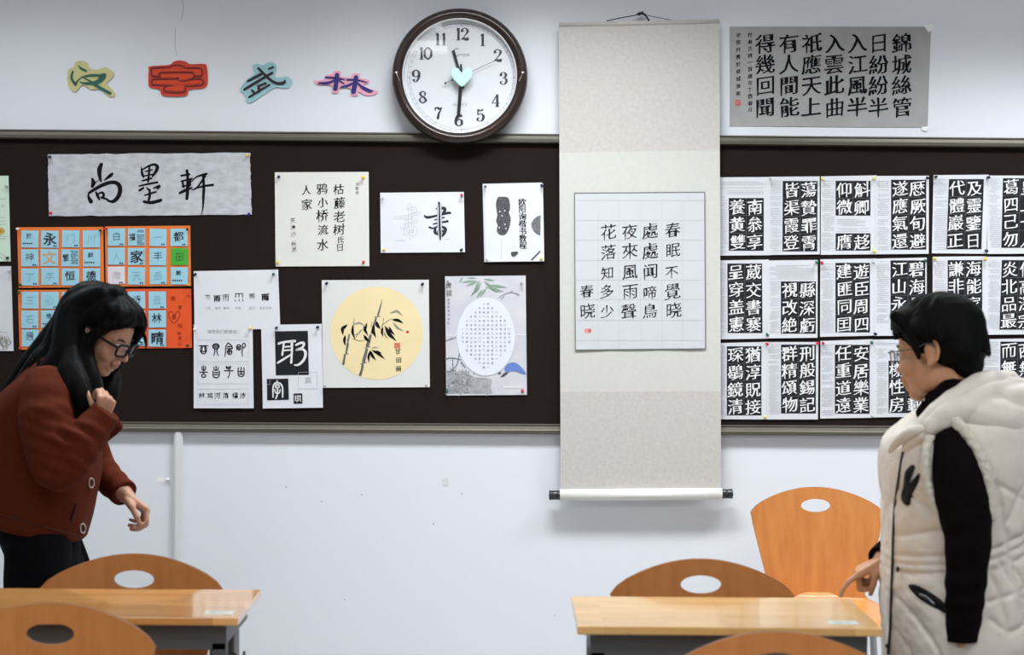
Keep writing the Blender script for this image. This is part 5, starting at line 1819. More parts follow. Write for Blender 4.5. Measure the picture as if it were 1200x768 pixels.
def head_blob(b, M, k=1.0, nose=1.0, jaw=1.0, ear=0.0):
    """a head facing +x, up +z, origin between the ears"""
    E = lambda c, r, R=None: b.ell([a * k for a in c], [a * k for a in r], M)
    def Cn(p0, r0, p1, r1):
        b.cone(M @ (Vector(p0) * k), r0 * k, M @ (Vector(p1) * k), r1 * k)
    E((-.014, 0, .042), (.094, .074, .086))
    E((.030, 0, .030), (.060, .062, .066))
    E((.034, 0, -.022), (.055, .060, .080))
    E((.028, 0, -.066), (.052 * jaw, .050 * jaw, .040))
    E((.062, 0, -.095), (.022, .022, .018))
    for sg in (-1, 1):
        E((.056, sg * .036, -.030), (.030, .026, .030))
        E((.006, sg * .048, -.055), (.036, .016, .036))
        # brow, upper and lower lid
        Cn((.082, sg * .014, .019), .0100, (.070, sg * .046, .018), .0085)
        Cn((.080, sg * .020, -.001), .0085, (.070, sg * .044, -.002), .0080)
        # ear: rim, lobe, inner wall
        for a in range(7):
            t0, t1 = a * .62 - .7, (a + 1) * .62 - .7
            p = lambda t: (ear - .014 + .004 * a / 7 - .019 * math.sin(t) - .002, sg * (.076 + .004 * math.sin(t)), .004 + .030 * math.cos(t))
            Cn(p(t0), .0052, p(t1), .0050)
        E((ear - .010, sg * .0735, .000), (.015, .0055, .026))
        E((ear - .006, sg * .075, -.026), (.0085, .006, .010))
    Cn((.084, 0, .014), .0085, (.106 * (.5 + nose / 2), 0, -.022), .0105)
    E((.107 * (.45 + nose * .55), 0, -.027), (.0135, .012, .0115))
    for sg in (-1, 1):
        E((.094, sg * .0125, -.030), (.0115, .0085, .009))
    E((.087, 0, -.052), (.010, .024, .012))
    E((.0905, 0, -.0545), (.0085, .021, .0052))
    E((.0885, 0, -.0665), (.0085, .0185, .0058))
    E((.078, 0, -.078), (.012, .02, .010))


def make_hand(b, W, f, n, s_, k=1.0, curls=((.5, .6, .4),) * 4, thumb=(.5, .3), spread=1.0):
    """W wrist, f towards the knuckles, n out of the palm, s_ towards the thumb"""
    f, n, s_ = Vector(f).normalized(), Vector(n), Vector(s_)
    n = (n - f * n.dot(f)).normalized()
    s_ = (s_ - f * s_.dot(f) - n * s_.dot(n)).normalized()
    lat = (.028, .0095, -.0095, -.0275)
    kn = (.084, .088, .083, .074)
    ph = ((.042, .026, .020), (.046, .030, .021), (.042, .028, .021), (.033, .021, .018))
    rad = (.0092, .0095, .0090, .0080)
    b.cone(W - f * .03 * k, .024 * k, W + f * .012 * k, .0235 * k)
    for i in range(4):
        K = W + (f * kn[i] + s_ * lat[i]) * k - n * .002 * k
        b.cone(W + s_ * lat[i] * .55 * k + f * .012 * k, .0155 * k, K, .0125 * k)
        p, d = K, f
        side = s_ * lat[i] * 1.2 * spread
        d = (f + side).normalized()
        ang = 0
        for j in range(3):
            ang += curls[i][j]
            dd = (d * math.cos(ang) + n * math.sin(ang)).normalized()
            q = p + dd * ph[i][j] * k
            b.cone(p, (rad[i] - .0007 * j) * k, q, (rad[i] - .0007 * (j + 1)) * k, 3)
            p = q
    B0 = W + (f * .018 + s_ * .018 + n * .010) * k
    B1 = B0 + (f * .034 + s_ * (.030 - .014 * thumb[1]) + n * .012) * k
    b.cone(B0, .0155 * k, B1, .0125 * k)
    d = (f * .85 + s_ * (.5 - thumb[0]) + n * (.25 + thumb[1])).normalized()
    B2 = B1 + d * .031 * k
    b.cone(B1, .0115 * k, B2, .0100 * k)
    d2 = (f * .85 + s_ * (.3 - thumb[0] * 1.4) + n * (.25 + thumb[1] * 1.2)).normalized()
    b.cone(B2, .0100 * k, B2 + d2 * .024 * k, .0075 * k)
    return W


SKIN_F = mat('fair_skin', S(196, 146, 118), .5, var=.08, vscale=30)
SKIN_M = mat('warm_skin', S(205, 150, 112), .5, var=.08, vscale=30)
LIPS = mat('lip_red', S(172, 92, 80), .45)
HAIR = mat('black_hair', (0.004, 0.004, 0.0045), .5, spec=.06)
HAIR2 = mat('black_hair_matt', (0.004, 0.004, 0.004), .65, spec=.08)
BROW = mat('brow_hair', (0.03, 0.024, 0.02), .7)
EYEW = mat('eye_white', (.75, .73, .70), .3)
EYED = mat('eye_dark', (.012, .009, .008), .15)
COAT = mat('rust_wool', S(90, 36, 17), .85, var=.12, vscale=70, bump=.25, bscale=260, spec=.1)
PANTS = mat('black_trousers', (0.004, 0.004, 0.005), .85, spec=.05)
KNITB = mat('black_knit', (0.006, 0.0035, 0.004), .9, spec=.05, bump=.2, bscale=300)
SHOE = mat('black_shoe', (0.012, 0.012, 0.012), .4)
FRAMEB = mat('black_glasses_frame', (0.008, 0.008, 0.009), .4, spec=.2)
LENS = bpy.data.materials.new('spectacle_lens')
LENS.use_nodes = True
nt = LENS.node_tree
nt.nodes.clear()
out, mx, tr, gl = (nt.nodes.new(x) for x in ('ShaderNodeOutputMaterial', 'ShaderNodeMixShader', 'ShaderNodeBsdfTransparent', 'ShaderNodeBsdfGlossy'))
fr = schlick(nt, .07)
gl.inputs['Roughness'].default_value = .02
nt.links.new(fr, mx.inputs[0])
nt.links.new(tr.outputs[0], mx.inputs[1])
nt.links.new(gl.outputs[0], mx.inputs[2])
nt.links.new(mx.outputs[0], out.inputs[0])


def glasses(root, M, k, thick, mframe, zc=.0, w_=.027, h_=.019, name='glasses'):
    rim = MB()
    lens = MB()
    for sg in (-1, 1):
        pts = []
        for i in range(24):
            t = 2 * math.pi * i / 24
            c, s_ = math.cos(t), math.sin(t)
            x = math.copysign(abs(c) ** .55, c) * w_
            z = math.copysign(abs(s_) ** .6, s_) * h_
            y = sg * .0335 + x
            pts.append(M @ (Vector((.106 - .010 * (abs(y) / .06) ** 2 - z * .06, y, zc + z)) * k))
        rim.tube([tuple(p) for p in pts] + [tuple(pts[0])], thick, 6, curve=False)
        lens.add(pts, [tuple(range(24))])
        a = Vector((.098, sg * .060, zc + .010))
        rim.tube([M @ (a * k), M @ (Vector((.090, sg * .074, zc + .012)) * k), M @ (Vector((.03, sg * .079, zc + .012)) * k), M @ (Vector((-.012, sg * .081, zc + .020)) * k), M @ (Vector((-.034, sg * .079, zc + .004)) * k)], thick * 1.05, 6)
        rim.tube([M @ (Vector((.103, sg * .012, zc + .002)) * k), M @ (Vector((.098, sg * .008, zc - .006)) * k)], thick * .6, 5, curve=False)
    rim.tube([M @ (Vector((.105, -.009, zc + .005)) * k), M @ (Vector((.109, 0, zc + .008)) * k), M @ (Vector((.105, .009, zc + .005)) * k)], thick, 6)
    g = rim.build(name, mframe, root)
    lens.build('lens', LENS, g)
    return g


def face_parts(root, M, k, lid=.55, brow_w=.0026):
    for sg in (-1, 1):
        mb = MB()
        c = M @ (Vector((.0765, sg * .031, .0065)) * k)
        mb.ball(c, .0098 * k, 12)
        e = mb.build('eye', EYEW, root)
        d = (M.to_3x3() @ Vector((1, sg * .12, -.55 if lid > .5 else 0))).normalized()
        mb = MB()
        mb.lathe(c + d * .0078 * k, d, [(.0055 * k, 0), (.0052 * k, .0019 * k), (.003 * k, .0027 * k), (.0003, .003 * k)], 14)
        mb.build('iris', EYED, e)
        mb = MB()
        pts = [(.0885, sg * .013, .0205, .0016), (.0875, sg * .025, .0265, brow_w), (.0815, sg * .040, .0275, brow_w), (.073, sg * .050, .0225, .001)]
        mb.tube([(*(M @ (Vector(p[:3]) * k)), p[3] * k) for p in pts], 0, 8)
        mb.build('eyebrow', BROW, root)
        mb = MB()
        pts = [(.0845, sg * .020, .0055, .0012), (.0868, sg * .030, .0085, .0019), (.079, sg * .042, .0055, .0013)]
        mb.tube([(*(M @ (Vector(p[:3]) * k)), p[3] * k) for p in pts], 0, 6)
        mb.build('eyelash', BROW, root)


def lip_split(mb, M, k):
    """the body keeps its one skin; the lips take a second colour"""
    Mi = M.inverted()
    for i, f in enumerate(mb.f):
        c = Mi @ ((mb.v[f[0]] + mb.v[f[2]]) / 2) / k
        if c.x > .084 and abs(c.y) < .0175 - .6 * abs(c.z + .060) and -.0715 < c.z < -.0510:
            mb.m[i] = 1


def basis(fwd, up):
    f = Vector(fwd).normalized()
    u = Vector(up)
    u = (u - f * u.dot(f)).normalized()
    l = u.cross(f)
    return Matrix((f, l, u)).transposed()


# ================================================================== woman in the rust coat
YWm = -1.5
Q = lambda x, y, d=0.0: P(x, y, YWm + d)
wk = .875
fwd = Vector((math.cos(math.radians(-30)), 0, 0))
yaw, pit = math.radians(-16), math.radians(30)
f0 = Vector((math.cos(yaw) * math.cos(pit), math.sin(yaw) * math.cos(pit), -math.sin(pit)))
Mw = Matrix.Translation(Q(119.5, 391.5)) @ basis(f0, (.0, 0, 1)).to_4x4()
ank_n, ank_f = Vector((Q(40, 700).x, YWm - .10, .09)), Vector((Q(70, 700).x + .08, YWm + .12, .09))
woman = empty('person', (Q(50, 700).x, YWm, 0), 'person with long black hair and glasses in a rust coat, leaning forward', 'person')
b = Blob()
head_blob(b, Mw, wk, nose=.95, jaw=.95, ear=-.010)
neck0, neck1 = Mw @ (Vector((-.018, 0, -.055)) * wk), Q(70, 438)
b.chain([(neck0, .050), (neck0.lerp(neck1, .5), .047), (neck1, .056)])
b.loft([(Q(22, 445), Q(95, 445), .12), (Q(15, 480), Q(98, 485), .155), (Q(8, 540), Q(98, 545), .14), (Q(10, 590), Q(92, 600), .14), (Q(8, 640), Q(90, 640), .15), (Q(12, 665), Q(90, 665), .14)])
# near arm: bent up, hand closed at the chest; far arm: reaching down and forward
sh_n, el_n, wr_n = Q(58, 462, -.16), Q(66, 546, -.23), Q(119, 493, -.17)
b.chain([(sh_n, .048), (sh_n.lerp(el_n, .5), .042), (el_n, .036)])
b.chain([(el_n, .036), (el_n.lerp(wr_n, .4), .034), (wr_n, .023)])
make_hand(b, wr_n, (.24, -.1, .95), (-.55, .75, .1), (-.9, -.3, .2), .70, ((1.0, 1.3, .8), (1.1, 1.4, .8), (1.15, 1.4, .8), (1.2, 1.4, .8)), (.1, .5), .4)
sh_f, el_f, wr_f = Q(80, 465, .17), Q(112, 545, .19), Q(147, 580, .10)
b.chain([(sh_f, .048), (sh_f.lerp(el_f, .5), .042), (el_f, .036)])
b.chain([(el_f, .036), (el_f.lerp(wr_f, .4), .032), (wr_f, .023)])
make_hand(b, wr_f, (.78, -.08, -.60), (-.55, -.30, -.78), (.15, -.95, .1), .86, ((.75, 1.0, .6), (.9, 1.05, .6), (1.0, 1.1, .6), (1.1, 1.1, .6)), (.42, .15), .4)
hip_n, hip_f = Q(45, 640, -.09), Q(58, 640, .09)
kn_n, kn_f = Vector((Q(48, 700).x, YWm - .11, .47)), Vector((Q(80, 700).x + .04, YWm + .11, .48))
for h_, kk, an in ((hip_n, kn_n, ank_n), (hip_f, kn_f, ank_f)):
    b.chain([(h_, .082), (h_.lerp(kk, .5), .066), (kk, .052)])
    b.chain([(kk, .052), (kk.lerp(an, .35), .050), (an, .036)])
    b.chain([(an, .036), (an + Vector((.05, 0, -.045)), .034), (an + Vector((.15, 0, -.062)), .024)])
body = b.bake(.0033, 3)
lip_split(body, Mw, wk)
ob = body.build('body', [SKIN_F, LIPS], woman)
face_parts(woman, Mw, wk)
# coat
b = Blob()
b.loft([(Q(-11, 606), Q(98, 634), .165), (Q(-14, 598), Q(101, 624), .172), (Q(-18, 572), Q(110, 588), .182), (Q(-19, 540), Q(117, 545), .190), (Q(-14, 508), Q(113, 505), .198), (Q(-2, 472), Q(104, 472), .200), (Q(22, 442), Q(96, 446), .17),
        (Q(42, 424), Q(88, 430), .10), (Q(52, 414), Q(84, 422), .068)], n=48, pw=2.3)
b.chain([(Q(106, 500, .02), .030), (Q(128, 500, .03), .022), (Q(138, 498, .03), .014)])
b.chain([(Q(108, 520, .02), .026), (Q(124, 512, .03), .016), (Q(140, 501, .03), .010)])


def wool(co, no):
    d = .0045 * nz(co, 7, 7, 4) + .003 * nz(co, 16, 16, 10, 5.0)
    z = co[:, 2]
    return d + .0035 * nz(co, 24, 10, 6, 2.2)


coat = b.bake(.0065, 4, wool).build('coat', COAT, woman)


def sleeve(pts, folds, name='sleeve', m=COAT, parent=None, cuff=None, amp=.0035, vox=.0055):
    b = Blob()
    b.chain(pts)

    def dsp(co, no):
        d = .003 * nz(co, 11, 11, 11)
        for c, dr, r, fr in folds:
            dd = co - np.array(c)
            t = dd @ np.array(dr)
            dist = np.sqrt(np.maximum((dd ** 2).sum(1), 1e-9))
            d = d + amp * np.exp(-(dist / r) ** 2) * np.sin(t * fr + 2.0 * nz(co, 9, 9, 9, 3))
        return d
    mb = b.bake(vox, 3, dsp)
    if cuff:           # cut the sleeve off square at the cuff
        c, dr = Vector(cuff[0]), Vector(cuff[1]).normalized()
        for i, v in enumerate(mb.v):
            e = (v - c).dot(dr)
            if e > 0 and (v - c).length < .16:
                mb.v[i] = v - dr * e
    return mb.build(name, m, parent)


fdir = (el_n - sh_n).normalized()
fdir2 = (wr_n - el_n).normalized()
sleeve([(Q(56, 458, -.135), .070), (Q(54, 490, -.19), .072), (Q(60, 525, -.22), .070), (Q(70, 550, -.235), .062), (Q(88, 528, -.22), .060), (Q(108, 504, -.195), .050), (Q(130, 477, -.17), .036)],
       [(Q(72, 530, -.28), (fdir * .6 - fdir2 * .8), .10, 150), (Q(92, 520, -.26), fdir2, .08, 130), (Q(55, 470, -.24), fdir, .07, 90)], parent=coat, cuff=(Q(126, 481, -.17), (.62, 0, .78)))
fd = (Q(147, 580, .10) - Q(112, 545, .19)).normalized()
sleeve([(Q(82, 470, .13), .066), (Q(98, 515, .17), .060), (Q(114, 546, .185), .052), (Q(130, 564, .15), .044), (Q(150, 582, .10), .037)],
       [(Q(118, 552, .10), fd, .08, 130)], parent=coat, cuff=(Q(147, 578, .11), fd))
bv = surf_of(coat)
RING = mat('pale_ring', S(205, 195, 185), .3, metal=.5)
for x, y in ((106, 566), (96, 619)):
    mb = MB()
    pts = []
    for i in range(20):
        t = 2 * math.pi * i / 20
        q = hit(bv, x + 3.0 * math.cos(t), y + 5.5 * math.sin(t), .003)
        if q is not None:
            pts.append(tuple(q))
    mb.tube(pts + [pts[0]], .0017, 6, curve=False)
    mb.build('button_ring', RING, coat)
mb = MB()
mb.tube([hit(bv, x, y, .0012) for x, y in ((89, 590), (86, 600), (83, 611))], .0035, 6)
mb.build('pocket_slit', mat('dark_rust', S(26, 9, 6), .9), coat)
mb = MB()
pts = [hit(bv, x, y, .0015) for x, y in ((0, 603), (20, 608), (40, 614), (60, 620), (80, 625), (94, 629))]
mb.tube([p for p in pts if p is not None], .0016, 6)
mb.build('hem_seam', mat('rust_seam', S(70, 27, 14), .9), coat)
# collar and dark top under the hair
b = Blob()
b.chain([(Q(48, 432, -.06), .026), (Q(66, 428, -.10), .024), (Q(88, 438, -.12), .020), (Q(100, 462, -.13), .014)])
b.chain([(Q(48, 428, .04), .026), (Q(70, 420, .08), .024), (Q(92, 436, .10), .020), (Q(106, 470, .09), .016)])
b.bake(.006, 3).build('collar', COAT, coat)
b = Blob()
b.loft([(Q(62, 416), Q(98, 428), .070), (Q(60, 440), Q(108, 448), .095), (Q(60, 480), Q(117, 484), .10), (Q(60, 520), Q(117, 522), .09)])
b.bake(.006, 2).build('dark_top', KNITB, woman)
# trousers and shoes
b = Blob()
b.loft([(Q(-4, 600), Q(94, 606), .150), (Q(0, 622), Q(92, 628), .158), (Q(8, 645), Q(91, 645), .156), (Q(14, 668), Q(98, 668), .150)], n=40)
for h_, kk, an in ((hip_n, kn_n, ank_n), (hip_f, kn_f, ank_f)):
    b.chain([(h_, .090), (h_.lerp(kk, .5), .080), (kk, .066)])
    b.chain([(kk, .066), (kk.lerp(an, .4), .062), (an + Vector((0, 0, .0)), .050)])
b.bake(.007, 4, lambda co, no: .004 * nz(co, 9, 9, 12)).build('trousers', PANTS, woman)
for an in (ank_n, ank_f):
    b = Blob()
    b.chain([(an + Vector((-.03, 0, -.045)), .042), (an + Vector((.05, 0, -.048)), .041), (an + Vector((.15, 0, -.056)), .033)])
    mb = b.bake(.006, 3)
    for v in mb.v:
        v.z = max(v.z, 0.0)
    mb.build('shoe', SHOE, woman)
# glasses
glasses(woman, Mw, wk, .0034, FRAMEB, zc=.000)
# hair: a fused mass with long locks combed over it
b = Blob()
b.ell([a * wk for a in (-.022, 0, .052)], [a * wk for a in (.102, .083, .092)], Mw)
b.ell([a * wk for a in (.022, .0, .088)], [a * wk for a in (.066, .076, .046)], Mw)
HL = lambda x, y, z: Mw @ (Vector((x, y, z)) * wk)
locks = [
    # back of the head, down the back
    ([HL(-.02, -.01, .125), HL(-.10, -.02, .06), Q(70, 408, -.02), Q(46, 426, -.05), Q(22, 446, -.08)], (.03, .05, .05, .034, .012)),
    ([HL(-.03, .03, .12), HL(-.10, .03, .05), Q(64, 403, .06), Q(34, 430, .05), Q(6, 458, .02)], (.03, .05, .05, .033, .010)),
    ([HL(-.05, -.04, .11), HL(-.09, -.06, .03), Q(78, 412, -.08), Q(60, 430, -.11), Q(42, 440, -.13)], (.03, .04, .045, .03, .012)),
    # near side: around the ear, over the chest
    ([HL(-.03, -.055, .08), HL(-.055, -.078, .01), HL(-.050, -.085, -.05), Q(88, 442, -.13), Q(97, 470, -.155), Q(102, 497, -.15)], (.024, .026, .030, .034, .030, .012)),
    ([HL(-.06, -.05, .07), HL(-.080, -.070, -.01), Q(82, 425, -.11), Q(80, 448, -.14), Q(90, 480, -.15), Q(97, 502, -.15)], (.026, .030, .034, .036, .028, .010)),
    ([HL(.028, -.068, .060), HL(.022, -.080, .020), HL(.010, -.084, -.025), Q(104, 432, -.11), Q(108, 452, -.12), Q(108, 478, -.13)], (.014, .014, .018, .024, .026, .012)),
    ([Q(94, 428, -.09), Q(104, 448, -.10), Q(110, 470, -.11), Q(110, 492, -.12)], (.034, .036, .028, .012)),
    # far side: falls straight from the temple past the chin
    ([HL(.05, .066, .085), HL(.064, .074, .02), Q(131, 430, .10), Q(130, 446, .08), Q(126, 464, .05), Q(117, 488, .03)], (.014, .018, .022, .028, .026, .012)),
    ([HL(.0, .07, .07), HL(.0, .085, -.02), Q(112, 440, .10), Q(112, 460, .08), Q(108, 490, .04)], (.02, .03, .035, .035, .015)),
    # parted fringe lying close to the forehead
    ([HL(-.02, -.0, .125), HL(.035, -.045, .105), HL(.056, -.062, .074), HL(.034, -.076, .044)], (.020, .018, .014, .012)),
    ([HL(.0, .0, .125), HL(.052, -.015, .114), HL(.076, -.030, .094), HL(.070, -.054, .072), HL(.045, -.070, .052)], (.018, .016, .011, .010, .010)),
    ([HL(.0, .02, .125), HL(.056, .03, .112), HL(.080, .046, .086), HL(.080, .062, .050), HL(.072, .072, .000)], (.018, .018, .014, .013, .012)),
    ([HL(.01, .01, .124), HL(.062, .005, .110), HL(.084, .020, .092), HL(.088, .042, .078)], (.016, .014, .009, .005)),
]
for pts, rr in locks:
    b.chain(list(zip(pts, rr)))
rnd = random.Random(3)
fine = []
for pts, rr in locks:
    for j in range(9):
        a = rnd.uniform(0, 6.28)
        off = [Vector((math.cos(a + .25 * i), math.sin(a + .25 * i) * .8, .5 * math.sin(a * 2))) * r * .97 for i, r in enumerate(rr)]
        fine.append([(*(p + o_), .0030 if 0 < i < len(pts) - 1 else .0012) for i, (p, o_) in enumerate(zip(pts, off))])
for pts in fine:
    b.tube(pts, 0, 6)
mb = b.bake(.0034, 4, lambda co, no: .0010 * nz(co, 70, 70, 9))
mb.build('hair', HAIR, woman)
# single strands at the tips
mb = MB()
for i in range(26):
    x = rnd.uniform(-4, 34)
    st = Q(rnd.uniform(30, 60), rnd.uniform(415, 430), rnd.uniform(-.12, .02))
    mb.tube([(*st, .0022), (*Q(x + 14, 437 + (34 - x) * .35, -.10), .0020), (*Q(x, 452 + (34 - x) * .8 + rnd.uniform(-6, 8), -.12 + rnd.uniform(-.03, .03)), .0006)], 0, 5)
for i in range(10):
    mb.tube([(*HL(.086, .03 + .004 * i, .090 - .004 * i), .0014), (*HL(.115 + .003 * (i % 3), .035 + .004 * i, .060 - .004 * i), .0009), (*HL(.118 + .004 * (i % 4), .04 + .004 * i, .040 - .005 * i), .0003)], 0, 5)
mb.build('loose_strands', HAIR, woman)

# ================================================================== man in the cream vest
YM = -2.32
Q = lambda x, y, d=0.0: P(x, y, YM + d)
mk = .93
yaw, pit = math.radians(180 - 33), math.radians(9)
f0 = Vector((math.cos(yaw) * math.cos(pit), math.sin(yaw) * math.cos(pit), -math.sin(pit)))
Mm = Matrix.Translation(Q(1098, 413)) @ basis(f0, (0, 0, 1)).to_4x4()
man = empty('person', (Q(1130, 700).x, YM, 0), 'person with short black hair in a cream padded vest, pointing at the desk', 'person')
b = Blob()
head_blob(b, Mm, mk, nose=.72, jaw=1.05)
neck0, neck1 = Mm @ (Vector((-.022, 0, -.055)) * mk), Q(1132, 488)
b.chain([(neck0, .056), (neck0.lerp(neck1, .5), .057), (neck1, .066)])
b.loft([(Q(1095, 490), Q(1182, 490), .14), (Q(1075, 530), Q(1200, 535), .17), (Q(1070, 600), Q(1195, 610), .15), (Q(1066, 680), Q(1195, 690), .15), (Q(1066, 760), Q(1195, 765), .16), (Q(1072, 800), Q(1190, 805), .15)])
sh_n, el_n, wr_n = Q(1121, 540, -.160), Q(1133, 630, -.205), Q(1127, 742, -.195)
b.chain([(sh_n, .040), (sh_n.lerp(el_n, .5), .040), (el_n, .037)])
b.chain([(el_n, .037), (el_n.lerp(wr_n, .35), .035), (wr_n, .025)])
make_hand(b, wr_n + Vector((0, 0, -.006)), (-.10, .05, -1), (.2, .95, 0), (-1, .15, 0), .95, ((.35, .5, .3), (.45, .55, .3), (.5, .6, .3), (.55, .6, .3)), (.2, .3))
sh_f, el_f, wr_f = Q(1100, 528, .17), Q(1090, 610, .22), Q(1036, 656, .10)
b.chain([(sh_f, .050), (sh_f.lerp(el_f, .5), .046), (el_f, .039)])
b.chain([(el_f, .039), (el_f.lerp(wr_f, .4), .035), (wr_f, .025)])
make_hand(b, wr_f, (-.80, -.05, -.42), (.42, .0, -.90), (-.1, -1, -.1), .80, ((.10, .34, .30), (1.2, 1.45, .8), (1.3, 1.5, .8), (1.35, 1.5, .8)), (.55, .75), .3)
hip_n, hip_f = Q(1122, 800, -.09), Q(1132, 800, .09)
kn_n, kn_f = Vector((hip_n.x - .06, YM - .10, .40)), Vector((hip_f.x - .03, YM + .11, .40))
ank_n, ank_f = Vector((hip_n.x - .02, YM - .11, .085)), Vector((hip_f.x + .10, YM + .11, .085))
for h_, kk, an in ((hip_n, kn_n, ank_n), (hip_f, kn_f, ank_f)):
    b.chain([(h_, .088), (h_.lerp(kk, .5), .072), (kk, .056)])
    b.chain([(kk, .056), (kk.lerp(an, .35), .053), (an, .038)])
    b.chain([(an, .038), (an + Vector((-.05, 0, -.04)), .034), (an + Vector((-.16, 0, -.056)), .025)])
body = b.bake(.0033, 3)
body.build('body', [SKIN_M], man)
face_parts(man, Mm, mk, lid=.3, brow_w=.003)
glasses(man, Mm, mk, .0014, mat('steel_glasses_frame', (.12, .12, .125), .3, metal=.8), zc=.002, w_=.026, h_=.017)
# sweater: roll neck, sleeves
b = Blob()
b.chain([(Q(1112, 455), .060), (Q(1119, 470), .066), (Q(1130, 490), .080)])
b.chain([(Q(1083, 484, -.045), .020), (Q(1096, 473, -.062), .024), (Q(1112, 457, -.060), .025), (Q(1127, 444, -.03), .024), (Q(1134, 440, .01), .022)])
b.chain([(Q(1084, 486, -.01), .022), (Q(1094, 494, -.02), .030), (Q(1110, 500, -.02), .05)])
b.loft([(Q(1098, 492), Q(1178, 492), .15), (Q(1072, 535), Q(1200, 535), .175), (Q(1068, 640), Q(1196, 640), .155), (Q(1066, 765), Q(1194, 765), .155)])
sw = b.bake(.006, 3).build('sweater', KNITB, man)
dn = (el_n - sh_n).normalized()
sleeve([(Q(1119, 520, -.150), .056), (Q(1122, 550, -.185), .057), (Q(1127, 585, -.20), .059), (Q(1134, 625, -.21), .052), (Q(1132, 680, -.208), .045), (Q(1127, 755, -.19), .037)],
       [(Q(1133, 635, -.26), dn, .10, 110), (Q(1130, 700, -.25), dn, .08, 140)], m=KNITB, parent=sw, cuff=(Q(1127, 751, -.19), (0, 0, -1)), amp=.0022)
df = (wr_f - el_f).normalized()
sleeve([(Q(1100, 540, .17), .064), (Q(1090, 605, .215), .056), (Q(1064, 634, .165), .046), (Q(1030, 660, .095), .036)], [], m=KNITB, parent=sw, cuff=(Q(1033, 657, .10), df))
# the padded vest
VEST = mat('cream_nylon', S(226, 217, 205), .55, var=.04, vscale=12, bump=.22, bscale=38)
b = Blob()
b.loft([(Q(1040, 795), Q(1152, 773), .19), (Q(1039, 780), Q(1210, 748), .205), (Q(1036, 740), Q(1222, 722), .215), (Q(1035, 690), Q(1220, 680), .210), (Q(1036, 640), Q(1214, 640), .200), (Q(1036, 590), Q(1214, 595), .205), (Q(1034, 545), Q(1216, 550), .205),
        (Q(1040, 517), Q(1214, 520), .20), (Q(1066, 492), Q(1206, 494), .185), (Q(1096, 470), Q(1196, 474), .14)], n=56, pw=2.5)
seams = [[(1040, 657), (1075, 652), (1112, 648), (1160, 640), (1222, 612)], [(1040, 667), (1075, 662), (1112, 658), (1160, 652), (1222, 624)], [(1040, 677), (1075, 672), (1112, 668), (1160, 664), (1222, 638)],
         [(1047, 697), (1066, 716), (1085, 742), (1100, 770)], [(1045, 735), (1060, 752), (1072, 775)], [(1075, 690), (1100, 715), (1115, 730)],
         [(1160, 562), (1172, 620), (1180, 670), (1192, 712), (1202, 750)], [(1150, 665), (1165, 700), (1172, 740)], [(1150, 700), (1185, 690), (1222, 668)], [(1152, 720), (1180, 735), (1222, 700)], [(1180, 662), (1205, 690), (1222, 712)], [(1165, 655), (1185, 690), (1200, 702)],
         [(1165, 566), (1190, 580), (1222, 598)], [(1175, 610), (1200, 560), (1222, 535)], [(1058, 632), (1085, 622), (1105, 618)], [(1050, 600), (1062, 585)], [(1060, 575), (1090, 600)]]
SEG = []
for pl in seams:
    q = sample(pl, 4)
    for i in range(len(q) - 1):
        a, c_ = P(q[i][0], q[i][1], YM - .15), P(q[i + 1][0], q[i + 1][1], YM - .15)
        SEG.append((a.x, a.z, c_.x, c_.z))
SEG = np.array(SEG)


def quilt(co, no):
    d = np.full(len(co), 9.0)
    for ax, az, bx, bz in SEG:
        vx, vz = bx - ax, bz - az
        t = np.clip(((co[:, 0] - ax) * vx + (co[:, 2] - az) * vz) / (vx * vx + vz * vz + 1e-12), 0, 1)
        d = np.minimum(d, np.hypot(co[:, 0] - ax - t * vx, co[:, 2] - az - t * vz))
    side = np.clip(np.abs(no[:, 1]) * 2.0, 0, 1)
    puff = (-.0068 * np.exp(-(d / .0048) ** 2) + .004 * (1 - np.exp(-(d / .03) ** 2))) * side
    pucker = .0026 * np.exp(-(d / .02) ** 2) * nz(co, 55, 20, 55)
    return puff + pucker + .0035 * nz(co, 9, 9, 7) + .0036 * nz(co, 26, 26, 15, 4) + .0010 * nz(co, 60, 40, 45, 8)


vest = b.bake(.005, 3, quilt).build('padded_vest', VEST, man)
bv = surf_of(vest)
# arm-hole binding with a fuzzy edge
ah = [(1092, 508), (1103, 498), (1116, 496), (1130, 506), (1142, 524), (1151, 548), (1157, 580), (1158, 606)]
b = Blob()
pp = [hit(bv, x, y, .010) for x, y in ah]
b.chain([(p, .0135) for p in pp])
pp2 = [hit(bv, x, y, .008) for x, y in ((1094, 506), (1086, 530), (1087, 560), (1096, 588), (1106, 612))]
b.chain([(p, .011) for p in pp2])
b.bake(.0042, 1, lambda co, no: .0035 * nz(co, 130, 130, 130)).build('armhole_trim', mat('fleece_trim', S(222, 214, 198), .95, bump=.4, bscale=300), vest)
